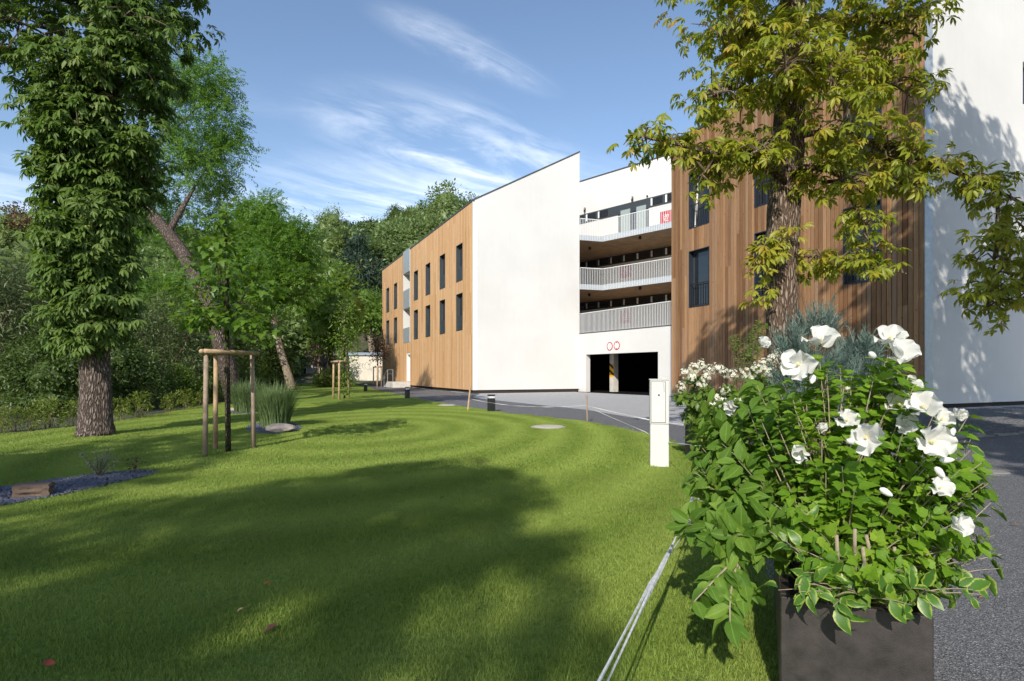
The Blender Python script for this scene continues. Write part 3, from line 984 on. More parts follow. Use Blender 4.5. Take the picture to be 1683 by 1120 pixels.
# garage interior
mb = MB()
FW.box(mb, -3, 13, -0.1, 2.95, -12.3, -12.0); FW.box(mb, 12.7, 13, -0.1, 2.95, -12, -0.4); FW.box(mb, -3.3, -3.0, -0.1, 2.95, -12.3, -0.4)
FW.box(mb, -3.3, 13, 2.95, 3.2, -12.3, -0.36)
mb.build('garage_wall', M['gloomcon'], bld)
mb = MB(); FW.box(mb, -3, 13, -0.05, 0.004, -12, 0.35); mb.build('garage_floor', M['gloomcon'], bld)
mb = MB()
cs = Frame(FW(0, 0, -1.8), FW.e, FW.n).s_at(1009)
FW.box(mb, cs - 0.2, cs + 0.2, 0.004, 2.95, -2.0, -1.6)
col = mb.build('column', M['concrete'], bld)
for face in range(2):
    def Q(u, z, o=0.0):
        return FW(cs - 0.2 + 0.4 * u, z, -1.6 + o) if face == 0 else FW(cs - 0.2 - o, z, -1.6 - 0.4 * u)
    mb = MB()
    z0, z1 = 0.95, 1.85
    mb.hexa([Q(0, z0, .001), Q(1, z0, .001), Q(1, z0, .006), Q(0, z0, .006), Q(0, z1, .001), Q(1, z1, .001), Q(1, z1, .006), Q(0, z1, .006)])
    mb.build('hazard_plate', M['yellow'], col)
    for zz in (1.05, 1.47):
        mb = MB()
        sgn = -0.28 if face == 0 else 0.28
        mb.hexa([Q(0, zz + .28, .007), Q(1, zz + .28 + sgn, .007), Q(1, zz + .28 + sgn, .011), Q(0, zz + .28, .011),
                 Q(0, zz + .46, .007), Q(1, zz + .46 + sgn, .007), Q(1, zz + .46 + sgn, .011), Q(0, zz + .46, .011)])
        mb.build('hazard_stripe', M['black'], col)

# right wing ---------------------------------------------------------------
FR = Frame((10.8, 15.1), A, -B)
R_LEN = 9.97
rwin = []
for s0, s1 in ((1.14, 2.284), (4.47, 5.60), (7.775, 8.905)):
    for z0, z1 in ((3.88, 6.14), (7.03, 9.27)): rwin.append((s0, s1, z0, z1))
mb = MB(); FR.wall(mb, 0, R_LEN, 0.45, 10.8, -0.30, -0.012, rwin)
cladR = mb.build('cladding_base', M['membrane'], bld)
unit = MB(); unit.box(-0.5, 0.5, -0.5, 0.5, -0.5, 0.5)
ume, _ = unit.mesh('board')
bmx = bmesh.new(); bmx.from_mesh(ume)
bmesh.ops.bevel(bmx, geom=[e for e in bmx.edges if abs(e.verts[0].co.z - e.verts[1].co.z) > 0.5], offset=0.06, segments=1, affect='EDGES', profile=0.5)
bmx.to_mesh(ume); bmx.free()
ume.materials.append(M['larch_w'])
rotR = math.atan2(A.y, A.x)


def board(s0, s1, z0, z1, o1):
    c = FR((s0 + s1) / 2, (z0 + z1) / 2, o1 / 2)
    o = bpy.data.objects.new('board', ume)
    ROOT.objects.link(o)
    o.parent = cladR
    o.location = c - WL[cladR]
    o.rotation_euler = (0, 0, rotR)
    o.scale = (s1 - s0, o1, z1 - z0)
    WL[o] = c


cuts = [0, 1.14, 2.284, 4.47, 5.60, 7.775, 8.905, R_LEN]
for i, (a, b) in enumerate(zip(cuts, cuts[1:])):
    n = round((b - a) / 0.140)
    w = (b - a) / n
    for k in range(n):
        s0, s1 = a + k * w + 0.010, a + (k + 1) * w - 0.010
        o1 = 0.026 + 0.008 * random.random()
        if i % 2 == 1:
            for z0, z1 in ((0.42, 3.88), (6.14, 7.03), (9.27, 10.82)): board(s0, s1, z0, z1, o1)
        else:
            zj = random.choice((3.1, 4.6, 5.2, 6.3, 7.6, 0))
            if zj:
                board(s0, s1, 0.42, zj - 0.003, o1); board(s0, s1, zj, 10.82, o1)
            else: board(s0, s1, 0.42, 10.82, o1)
for i, h in enumerate(rwin): window(FR, *h, 'tilted' if i == 5 else 'rail')
FE = Frame((10.8, 15.1), B, -A)
mb = MB(); FE.wall(mb, 0, 8.5, 0.45, 10.84, -0.3, 0.0, [(4.66, 5.8, 9.2, 10.45)])
ew = mb.build('end_wall', M['plaster'], bld)
mb = MB()
pts = [(0, 10.841), (8.5, 10.841), (8.5, 15.5)]
fr_ = [FE(s, z, 0) for s, z in pts]; bk_ = [FE(s, z, -0.3) for s, z in pts]
mb.add(fr_ + bk_, [(0, 1, 2), (5, 4, 3), (0, 3, 4, 1), (1, 4, 5, 2), (2, 5, 3, 0)])
mb.build('end_wall_peak', M['plaster'], bld)
mb = MB(); FE.box(mb, 4.66, 5.8, 9.2, 10.45, -0.2, -0.17); w_ = mb.build('window', M['glass'], bld)
mb = MB(); FE.box(mb, 4.66, 4.73, 9.2, 10.45, -0.165, -0.1); FE.box(mb, 5.73, 5.8, 9.2, 10.45, -0.165, -0.1); mb.build('frame', M['tile'], w_)
mb = MB(); FR.box(mb, -0.014, 0.0, 0.42, 10.84, -0.29, 0.036); mb.build('corner_trim', M['galv'], bld)
mb = MB(); FR.box(mb, 0.1, R_LEN, -0.1, 0.449, -0.28, -0.10); FE.box(mb, 0.31, 8.4, -0.1, 0.449, -0.28, -0.06); mb.build('plinth', M['membrane'], bld)
mb = MB(); FR.box(mb, -0.05, R_LEN + 0.03, 10.825, 10.93, -0.15, 0.06); mb.build('eaves_trim', M['roof'], bld)
mb = MB()
q = [FR(0.0, 10.86, -0.16), FR(R_LEN, 10.86, -0.16), FR(R_LEN, 15.5, -8.5), FR(0.0, 15.5, -8.5)]
mb.hexa(q + [p + Vector((0, 0, 0.12)) for p in q]); mb.build('roof', M['roof'], bld)
mb = MB(); FR.box(mb, R_LEN - 0.25, R_LEN, 0.3, 10.8, -8.5, -0.31); FR.box(mb, 0.31, R_LEN - 0.26, 0.3, 15.3, -8.5, -8.25); mb.build('wall', M['plaster'], bld)
mb = MB()
q = [FR(6.6, 11.25, -0.5), FR(8.0, 11.25, -0.5), FR(8.0, 11.9, -1.6), FR(6.6, 11.9, -1.6)]
mb.hexa(q + [p + Vector((0, 0, 0.16)) for p in q]); mb.build('skylight', M['galv'], bld)

# ------------------------------------------------------------------ things fixed to the building
def text_mesh(txt, size, extrude=0.002, spacing=1.0):
    cu = bpy.data.curves.new('lettering', 'FONT')
    cu.body = txt; cu.size = size; cu.align_x = 'CENTER'; cu.align_y = 'CENTER'; cu.extrude = extrude
    cu.space_line = spacing
    ob = bpy.data.objects.new('lettering', cu)
    ROOT.objects.link(ob)
    bpy.context.view_layer.update()
    dg = bpy.context.evaluated_depsgraph_get()
    me = bpy.data.meshes.new_from_object(ob.evaluated_get(dg))
    bpy.data.objects.remove(ob); bpy.data.curves.remove(cu)
    return me


def face_matrix(F, s, z, o):
    """local x = to the viewer's right, y = up, z = out of the wall"""
    m = Matrix.Identity(4)
    out = F.n; up = Vector((0, 0, 1)); x = up.cross(out)
    for i in range(3): m[i][0], m[i][1], m[i][2] = x[i], up[i], out[i]
    p = F(s, z, o)
    m[0][3], m[1][3], m[2][3] = p.x, p.y, p.z
    return m


def placed(name, me, mat, parent, mtx):
    me.transform(mtx)
    c = mtx.translation
    me.transform(Matrix.Translation(-c))
    return put(name, me, mat, parent, c)


def disc(r0, r1, d, n=28):
    mb = MB()
    if r0 == 0: mb.add([(r1 * math.cos(2 * math.pi * k / n), r1 * math.sin(2 * math.pi * k / n), zz) for zz in (0, d) for k in range(n)],
                       [tuple(range(n - 1, -1, -1)), tuple(range(n, 2 * n))] + [(k, (k + 1) % n, n + (k + 1) % n, n + k) for k in range(n)])
    else:
        vs = [(r * math.cos(2 * math.pi * k / n), r * math.sin(2 * math.pi * k / n), zz) for zz in (0, d) for r in (r0, r1) for k in range(n)]
        fs = []
        for k in range(n):
            k1 = (k + 1) % n
            fs += [(2 * n + k, 3 * n + k, 3 * n + k1, 2 * n + k1), (k, k1, n + k1, n + k), (n + k, n + k1, 3 * n + k1, 3 * n + k), (k, 2 * n + k, 2 * n + k1, k1)]
        mb.add(vs, fs)
    me, _ = mb.mesh('disc', center=False)
    return me


for i, (px, lab) in enumerate(((1002.4, 'round red rimmed sign with grey lettering above the garage, left of the pair'), (1013.9, 'round red rimmed height limit sign above the garage, right of the pair'))):
    s = FW.s_at(px); z = 2.90 + 0.02 * i
    mt = face_matrix(FW, s, z, 0.004)
    t_ = thing('prohibition_sign', mt.translation, lab, 'sign', 'round signs above the garage')
    placed('plate', disc(0, 0.262, 0.012), M['white'], t_, mt)
    placed('rim', disc(0.205, 0.264, 0.018), M['red'], t_, mt)
    mt2 = face_matrix(FW, s, z + (0.0 if i == 0 else 0.02), 0.019)
    placed('lettering', text_mesh('LPG\nCNG' if i == 0 else '2,1', 0.14 if i == 0 else 0.18), M['greytext'] if i == 0 else M['black'], t_, mt2)
    if i == 1:
        for sg in (1, -1):
            mb = MB(); mb.add([(-0.055, 0.195 * sg, 0.016), (0.055, 0.195 * sg, 0.016), (0, 0.11 * sg, 0.016)], [(0, 1, 2) if sg < 0 else (2, 1, 0)])
            me, _ = mb.mesh('arrow', center=False); placed('arrow', me, M['red'], t_, face_matrix(FW, s, z, 0.004))

for i, (px, z, w, txt, lab) in enumerate(((1095, 12.1, 1.0, '5BY\n9Z', 'red square wall panel with white characters beside the doors on the top gallery'),
                                          (1028, 8.8, 0.95, '4B\n9Z', 'dark red wall panel with white characters behind the middle gallery railing'),
                                          (1028.5, 5.4, 0.95, '3B\n9Z', 'dark red wall panel with white characters behind the lowest railing above the garage'))):
    s = FB.s_at(px)
    mt = face_matrix(FB, s, z, 0.004)
    t_ = thing('wall_panel', mt.translation, lab, 'sign', 'red panels on the gallery wall')
    mb = MB(); mb.box(-w / 2, w / 2, -w / 2, w / 2, 0, 0.02); me, _ = mb.mesh('panel', center=False)
    placed('panel', me, M['red'], t_, mt)
    placed('lettering', text_mesh(txt, 0.31, 0.002, 0.85), M['white'], t_, face_matrix(FB, s, z, 0.024))

for i, (px, z, lab) in enumerate(((962.3, 14.1, 'small black wall lamp above the window strip next to the gable edge'), (1040.5, 14.0, 'small black wall lamp above the two grey gallery doors'))):
    s = FB.s_at(px)
    mb = MB(); FB.box(mb, s - 0.06, s + 0.06, z - 0.17, z + 0.17, 0.05, 0.17)
    t_ = thing('wall_lamp', FB(s, z, 0.0), lab, 'lamp', 'black wall lamps on the gallery wall')
    mb.build('housing', M['black'], t_, bevel=0.01)
    mb = MB(); FB.box(mb, s - 0.03, s + 0.03, z - 0.06, z + 0.06, 0.002, 0.05); mb.build('bracket', M['black'], t_)
    mb = MB(); FB.box(mb, s - 0.03, s + 0.03, z + 0.02, z + 0.12, 0.171, 0.175); mb.build('lens', M['rail'], t_)
s = FB.s_at(1065); t_ = thing('security_camera', FB(s, 13.95, 0.0), 'tiny dark round camera on the white wall above the gallery doors', 'camera')
mb = MB(); mb.tube([FB(s, 13.95, 0.003), FB(s, 13.95, 0.06)], 0.05, 10); mb.build('mount', M['rail'], t_)
mb = MB(); mb.tube([FB(s, 13.95, 0.06), FB(s, 13.92, 0.15)], 0.06, 10); mb.build('dome', M['black'], t_)
for px, d, zc, lab in ((969.3, 40.6, 10.1, 'black cube lamp under the upper gallery soffit, next to the gable edge'), (1051.8, 37.4, 10.1, 'black cube lamp under the upper gallery soffit, nearer the timber wing'),
                       (968.5, 40.6, 6.83, 'black cube lamp under the lower gallery soffit, next to the gable edge'), (1052, 37.4, 6.83, 'black cube lamp under the lower gallery soffit, nearer the timber wing')):
    x = (px - CX) * d / FPX
    t_ = thing('ceiling_lamp', (x, d, zc - 0.2), lab, 'lamp', 'black cube lamps under the galleries')
    mb = MB(); mb.box(x - 0.08, x + 0.08, d - 0.08, d + 0.08, zc - 0.2, zc - 0.025); mb.build('housing', M['black'], t_, bevel=0.008)
    mb = MB(); mb.box(x - 0.05, x + 0.05, d - 0.05, d + 0.05, zc - 0.024, zc - 0.002); mb.build('base_plate', M['black'], t_)


def car(F, s, o):
    """hatchback parked in the garage, tail towards the entrance"""
    t_ = thing('parked_car', F(s, 0.0, o), 'red hatchback parked in the dark garage behind the white cabinet', 'car')
    W = 0.85
    prof = [(-1.95, 0.35), (-2.0, 0.62), (-1.94, 0.86), (-1.72, 1.02), (-1.45, 1.38), (-1.0, 1.47), (0.1, 1.45), (0.85, 1.02), (1.75, 0.88), (2.0, 0.62), (1.95, 0.35)]
    mb = MB()
    inset = lambda z: 1.0 if z < 0.95 else 1.0 - 0.24 * (z - 0.95) / 0.5
    def pt(p, side): return F(s + side * W * inset(p[1]), p[1], o - p[0] * 1.0)
    n = len(prof)
    vs = [pt(p, -1) for p in prof] + [pt(p, 1) for p in prof]
    mb.add(vs, [tuple(range(n)), tuple(range(2 * n - 1, n - 1, -1))] + [(i, (i + 1) % n, n + (i + 1) % n, n + i) for i in range(n)])
    body = mb.build('body', M['carred'], t_, bevel=0.05)
    mb = MB()
    def q4(a, b, wa, wb): return [F(s - wa, a[1], o - a[0]), F(s + wa, a[1], o - a[0]), F(s + wb, b[1], o - b[0]), F(s - wb, b[1], o - b[0])]
    for a, b in (((-1.735, 1.06), (-1.49, 1.36)), ((0.80, 1.07), (0.2, 1.41))):
        dn = 0.02 if a[0] < 0 else -0.02
        q = q4((a[0] - dn, a[1] + .01), (b[0] - dn, b[1] + .01), 0.68, 0.6)
        mb = MB(); mb.add(q, [(0, 1, 2, 3)]); mb.build('windscreen' if a[0] > 0 else 'rear_window', M['glass'], t_)
    for sd in (-1, 1):
        mb = MB()
        q = [(-1.35, 1.03), (0.62, 1.03), (0.1, 1.37), (-1.1, 1.39)]
        mb.add([F(s + sd * (W * inset(z) + 0.006), z, o - x) for x, z in q], [(0, 1, 2, 3)]); mb.build('side_window', M['glass'], t_)
        mb = MB(); F.box(mb, s + sd * 0.66 - 0.12, s + sd * 0.66 + 0.12, 0.72, 0.9, o + 1.97, o + 2.01); mb.build('tail_light', M['red'], t_)
        for xx in (-1.25, 1.3):
            mb = MB()
            mb.tube([F(s + sd * (W - 0.2), 0.31, o - xx), F(s + sd * (W + 0.02), 0.31, o - xx)], 0.31, 20); wh = mb.build('wheel', M['black'], t_)
            mb = MB(); mb.tube([F(s + sd * (W + 0.02), 0.31, o - xx), F(s + sd * (W + 0.03), 0.31, o - xx)], 0.19, 14); mb.build('rim', M['galv'], wh)
    mb = MB(); F.box(mb, s - 0.26, s + 0.26, 0.5, 0.62, o + 2.0, o + 2.02); mb.build('number_plate', M['white'], t_)


car(FW, FW.s_at(1081) + 0.6, -5.5)

# ------------------------------------------------------------------ leaf shapes: (verts, tris, edge) with x along the leaf, z its upper side
def simple_leaf(w=0.4, peak=0.5, ns=3, fold=0.15, droop=0.2, wave=0.0):
    xs = np.linspace(0, 1, ns + 1)
    prof = np.where(xs < peak, np.sin(np.pi / 2 * np.clip(xs / peak, 0, 1)) ** 0.8, np.cos(np.pi / 2 * np.clip((xs - peak) / (1 - peak), 0, 1)) ** 0.85) * w / 2
    V, E = [], []
    for x in xs: V.append((x, 0, -droop * x * x)); E.append(0)
    for sd in (1, -1):
        for i in range(1, ns):
            V.append((xs[i], sd * prof[i], -droop * xs[i] ** 2 + fold * prof[i] * 2 + wave * (1 if i % 2 else -1))); E.append(1)
    F = []
    for k, sd in enumerate((1, -1)):
        b = ns + 1 + k * (ns - 1)
        e = [0] + [b + i for i in range(ns - 1)] + [ns]
        m = list(range(ns + 1))
        for i in range(ns):
            a = [m[i], m[i + 1], e[i + 1], e[i]]
            if sd < 0: a = a[::-1]
            tri = [a[0], a[1], a[2]], [a[0], a[2], a[3]]
            for q in tri:
                if len(set(q)) == 3: F.append(q)
    return np.array(V, float), np.array(F), np.array(E, float)


def merge(parts):
    V, F, E = [], [], []; b = 0
    for v, f, e in parts:
        V.append(v); F.append(f + b); E.append(e); b += len(v)
    return np.vstack(V), np.vstack(F), np.concatenate(E)


def xform(leaf, yaw=0, pitch=0, scale=1.0, off=(0, 0, 0), roll=0):
    v, f, e = leaf
    m = np.array(Euler((roll, pitch, yaw)).to_matrix())
    return (v * scale) @ m.T + np.array(off), f, e


def palmate(k, seed):
    r = random.Random(seed)
    ang = {7: (-128, -84, -42, 0, 42, 84, 128), 5: (-95, -48, 0, 48, 95)}[k]
    ln = {7: (0.48, 0.72, 0.92, 1.0, 0.92, 0.72, 0.48), 5: (0.62, 0.9, 1.0, 0.9, 0.62)}[k]
    ps = []
    for a, l in zip(ang, ln):
        ps.append(xform(simple_leaf(0.31, 0.64, 3, 0.20, 0.22 + 0.2 * r.random()), R(a + r.uniform(-7, 7)), R(r.uniform(2, 26)), l * r.uniform(0.88, 1.08) * 0.62, roll=r.uniform(-0.25, 0.25)))
    st = np.array([(-0.5, -0.008, 0.02), (-0.5, 0.008, 0.02), (0, 0.008, 0), (0, -0.008, 0)], float)
    ps.append((st, np.array([(0, 1, 2), (0, 2, 3)]), np.zeros(4)))
    return merge(ps)


def pinnate(npair, seed, lw=0.34, ll=0.34):
    r = random.Random(seed); ps = []
    for i in range(npair):
        x = 0.16 + 0.68 * i / max(1, npair - 1)
        for sd in (1, -1):
            ps.append(xform(simple_leaf(lw, 0.45, 2, 0.2, 0.25), sd * R(58 + r.uniform(-12, 12)), R(r.uniform(-5, 30)), ll * r.uniform(0.85, 1.1), (x, 0, -0.22 * x * x), r.uniform(-.3, .3)))
    ps.append(xform(simple_leaf(lw, 0.45, 2, 0.2, 0.2), 0, R(15), ll, (0.85, 0, -0.17)))
    return merge(ps)


def fan_leaf(outline, c=(0.42, 0), cup=0.10, droop=0.25):
    """outline: right half (x,y) from base to tip"""
    pts = list(outline) + [(x, -y) for x, y in outline[::-1] if abs(y) > 1e-6]
    V = [(c[0], 0, -droop * c[0] ** 2)]; E = [0.0]
    for x, y in pts:
        V.append((x, y, -droop * x * x + cup * abs(y))); E.append(1.0 if abs(y) > 0.05 else 0.6)
    n = len(pts)
    F = [(0, i + 1, (i + 1) % n + 1) for i in range(n)]
    F = [(a, c_, b) for a, b, c_ in F]
    return np.array(V, float), np.array(F), np.array(E)


HIB = fan_leaf([(0, 0), (0.10, 0.20), (0.26, 0.30), (0.44, 0.40), (0.50, 0.30), (0.60, 0.24), (0.70, 0.24), (0.80, 0.14), (1.0, 0)])
HIB2 = fan_leaf([(0, 0), (0.12, 0.16), (0.30, 0.25), (0.46, 0.30), (0.54, 0.22), (0.70, 0.19), (0.78, 0.14), (1.0, 0)], cup=0.22)
MAPLE = fan_leaf([(0.02, 0), (0.0, 0.14), (-0.06, 0.36), (0.12, 0.30), (0.26, 0.52), (0.36, 0.62), (0.42, 0.42), (0.50, 0.24), (0.62, 0.28), (0.72, 0.22), (1.0, 0)], (0.25, 0), 0.12, 0.35)
def twist(leaf, ang, bend=0.0):
    v, f, e = leaf
    v = v.copy(); a = ang * v[:, 0]
    y, z = v[:, 1] * np.cos(a) - v[:, 2] * np.sin(a), v[:, 1] * np.sin(a) + v[:, 2] * np.cos(a)
    v[:, 1] = y + bend * v[:, 0] ** 2; v[:, 2] = z
    return v, f, e


OVATE = [twist(simple_leaf(w, 0.42, 6, f, d, wv), tw_, b) for w, f, d, wv, tw_, b in ((0.52, 0.14, 0.22, .012, .3, .05), (0.50, 0.28, 0.12, .02, -.4, -.08), (0.56, 0.06, 0.42, .015, .5, .1), (0.46, 0.34, 0.30, .02, -.7, 0.0), (0.54, 0.10, -0.05, .025, .2, -.1), (0.44, 0.45, 0.55, .01, .6, .12))]
HIB3 = twist(HIB, 0.5, 0.08); HIB4 = twist(HIB2, -0.6, -0.1)
SMALL = [simple_leaf(0.48, 0.45, 2, 0.2, d) for d in (0.1, 0.35)]
LANCE = [simple_leaf(0.22, 0.4, 3, 0.2, d) for d in (0.15, 0.4)]
PALM = [palmate(7, 1), palmate(5, 2), palmate(7, 3), palmate(5, 4), palmate(7, 5)]
PINN = [pinnate(4, 1), pinnate(5, 2), pinnate(4, 3)]


def unit(a):
    return a / (np.linalg.norm(a, axis=-1, keepdims=True) + 1e-9)


def frames(d, n):
    d = unit(d)
    y = unit(np.cross(n, d))
    z = np.cross(d, y)
    return np.stack([d, y, z], axis=-1)          # columns


def scatter(tmpls, pos, d, n, size, tint):
    """instances baked into one vertex/face set"""
    pos = np.asarray(pos, float); N = len(pos)
    Rm = frames(d, n) * np.asarray(size)[:, None, None]
    pick = rng.integers(0, len(tmpls), N)
    Vs, Fs, Ts, Es = [], [], [], []
    b = 0
    for k, (v, f, e) in enumerate(tmpls):
        idx = np.where(pick == k)[0]
        if len(idx) == 0: continue
        vv = np.einsum('nij,mj->nmi', Rm[idx], v) + pos[idx][:, None, :]
        ff = f[None] + (np.arange(len(idx)) * len(v))[:, None, None] + b
        Vs.append(vv.reshape(-1, 3)); Fs.append(ff.reshape(-1, 3))
        Ts.append(np.repeat(np.asarray(tint)[idx], len(v))); Es.append(np.tile(e, len(idx)))
        b += len(idx) * len(v)
    return np.vstack(Vs), np.vstack(Fs), np.concatenate(Ts), np.concatenate(Es)


def join(sets):
    V, F, T, E = [], [], [], []; b = 0
    for v, f, t, e in sets:
        V.append(v); F.append(f + b); T.append(t); E.append(e); b += len(v)
    return np.vstack(V), np.vstack(F), np.concatenate(T), np.concatenate(E)


def foliage(name, sets, mat, parent, base, kind='stuff'):
    V, F, T, E = join(sets) if isinstance(sets, list) else sets
    base = np.array(base)
    o = put(name, mesh_np(name, V - base, F, T, E), mat, parent, Vector(base))
    if kind: o['kind'] = kind
    return o


_LEAFMESH = {}


def leaf_objects(tmpls, key, mat, pos, d, n, size, tint, parent, name='leaf'):
    """single leaves as parts that share a few meshes"""
    Rm = frames(np.asarray(d, float), np.asarray(n, float))
    for i in range(len(pos)):
        k = int(rng.integers(0, len(tmpls)))
        tb = int(np.clip(tint[i], 0, 0.999) * 6)
        kk = (key, k, tb)
        if kk not in _LEAFMESH:
            v, f, e = tmpls[k]
            me = mesh_np(name, v, f, np.full(len(v), (tb + 0.5) / 6), e)
            me.materials.append(mat)
            _LEAFMESH[kk] = me
        o = bpy.data.objects.new(name, _LEAFMESH[kk])
        ROOT.objects.link(o)
        o.parent = parent
        m = Matrix([list(r) for r in Rm[i]]).to_4x4()
        o.rotation_euler = m.to_euler()
        s = float(size[i]); o.scale = (s, s, s)
        o.location = Vector(pos[i]) - WL[parent]


def rnd_dir(n):
    return unit(rng.normal(size=(n, 3)))


def blob_core(c, r, f):  # solid core added inside crowns so leaf gaps read green instead of black
    bm = bmesh.new(); bmesh.ops.create_icosphere(bm, subdivisions=3, radius=1.0)
    v = np.array([q.co for q in bm.verts]); fc = np.array([[q.index for q in p.verts] for p in bm.faces]); bm.free()
    n = np.zeros(len(v))
    for k in range(5):
        w = rng.normal(size=3) * (2.5 + 2 * k); n += np.sin(v @ w + rng.uniform(0, 6)) / (1.5 + k)
    v = v * (1 + 0.13 * n + rng.normal(size=len(v)) * 0.14)[:, None] * np.array(r) * f + np.array(c)
    return v, fc, 0.15 + 0.6 * rng.random(len(v)), np.full(len(v), 0.5)


def cloud(ells, nclump, per, cr, tmpls, size, up=0.7, outw=0.6, shell=0.55, droop=0.15, tint=(0, 1), flat=0.75, core=0.0):
    """clumps of leaves over ellipsoids ((cx,cy,cz),(rx,ry,rz),weight)"""
    ws = np.array([e[2] for e in ells], float); ws /= ws.sum()
    P_, D_, N_, T_ = [], [], [], []
    for (c, r, _), w in zip(ells, ws):
        k = max(1, int(nclump * w))
        dirs = rnd_dir(k)
        rad = shell + (1 - shell) * rng.random(k) ** 0.6
        cc = np.array(c) + dirs * np.array(r) * rad[:, None]
        tb = rng.random(k)
        off = rng.normal(size=(k, per, 3)) * cr * rng.uniform(0.6, 1.3, size=(k, 1, 1)) * np.array([1, 1, flat])
        p = cc[:, None, :] + off
        out = unit(dirs[:, None, :] * np.ones((k, per, 1)) * outw + unit(off) * 0.7)
        dd = out + rng.normal(size=(k, per, 3)) * 0.35; dd[..., 2] -= droop
        nn = out * 0.45 + rng.normal(size=(k, per, 3)) * 0.35; nn[..., 2] += up
        P_.append(p.reshape(-1, 3)); D_.append(dd.reshape(-1, 3)); N_.append(nn.reshape(-1, 3))
        t = tb[:, None] * 0.55 + rng.random((k, per)) * 0.45
        T_.append(t.ravel())
    p = np.vstack(P_); t = np.concatenate(T_)
    t = tint[0] + (tint[1] - tint[0]) * t
    res = scatter(tmpls, p, np.vstack(D_), np.vstack(N_), size * rng.uniform(0.7, 1.25, len(p)), t)
    if core: res = join([res] + [blob_core(e[0], e[1], core) for e in ells])
    return res


def bez(p0, p1, p2, n=7):
    p0, p1, p2 = Vector(p0), Vector(p1), Vector(p2)
    return [p0 * (1 - t) ** 2 + p1 * 2 * t * (1 - t) + p2 * t * t for t in [i / (n - 1) for i in range(n)]]


def along(path, t):
    f = t * (len(path) - 1); i = min(int(f), len(path) - 2); u = f - i
    return Vector(path[i]) * (1 - u) + Vector(path[i + 1]) * u


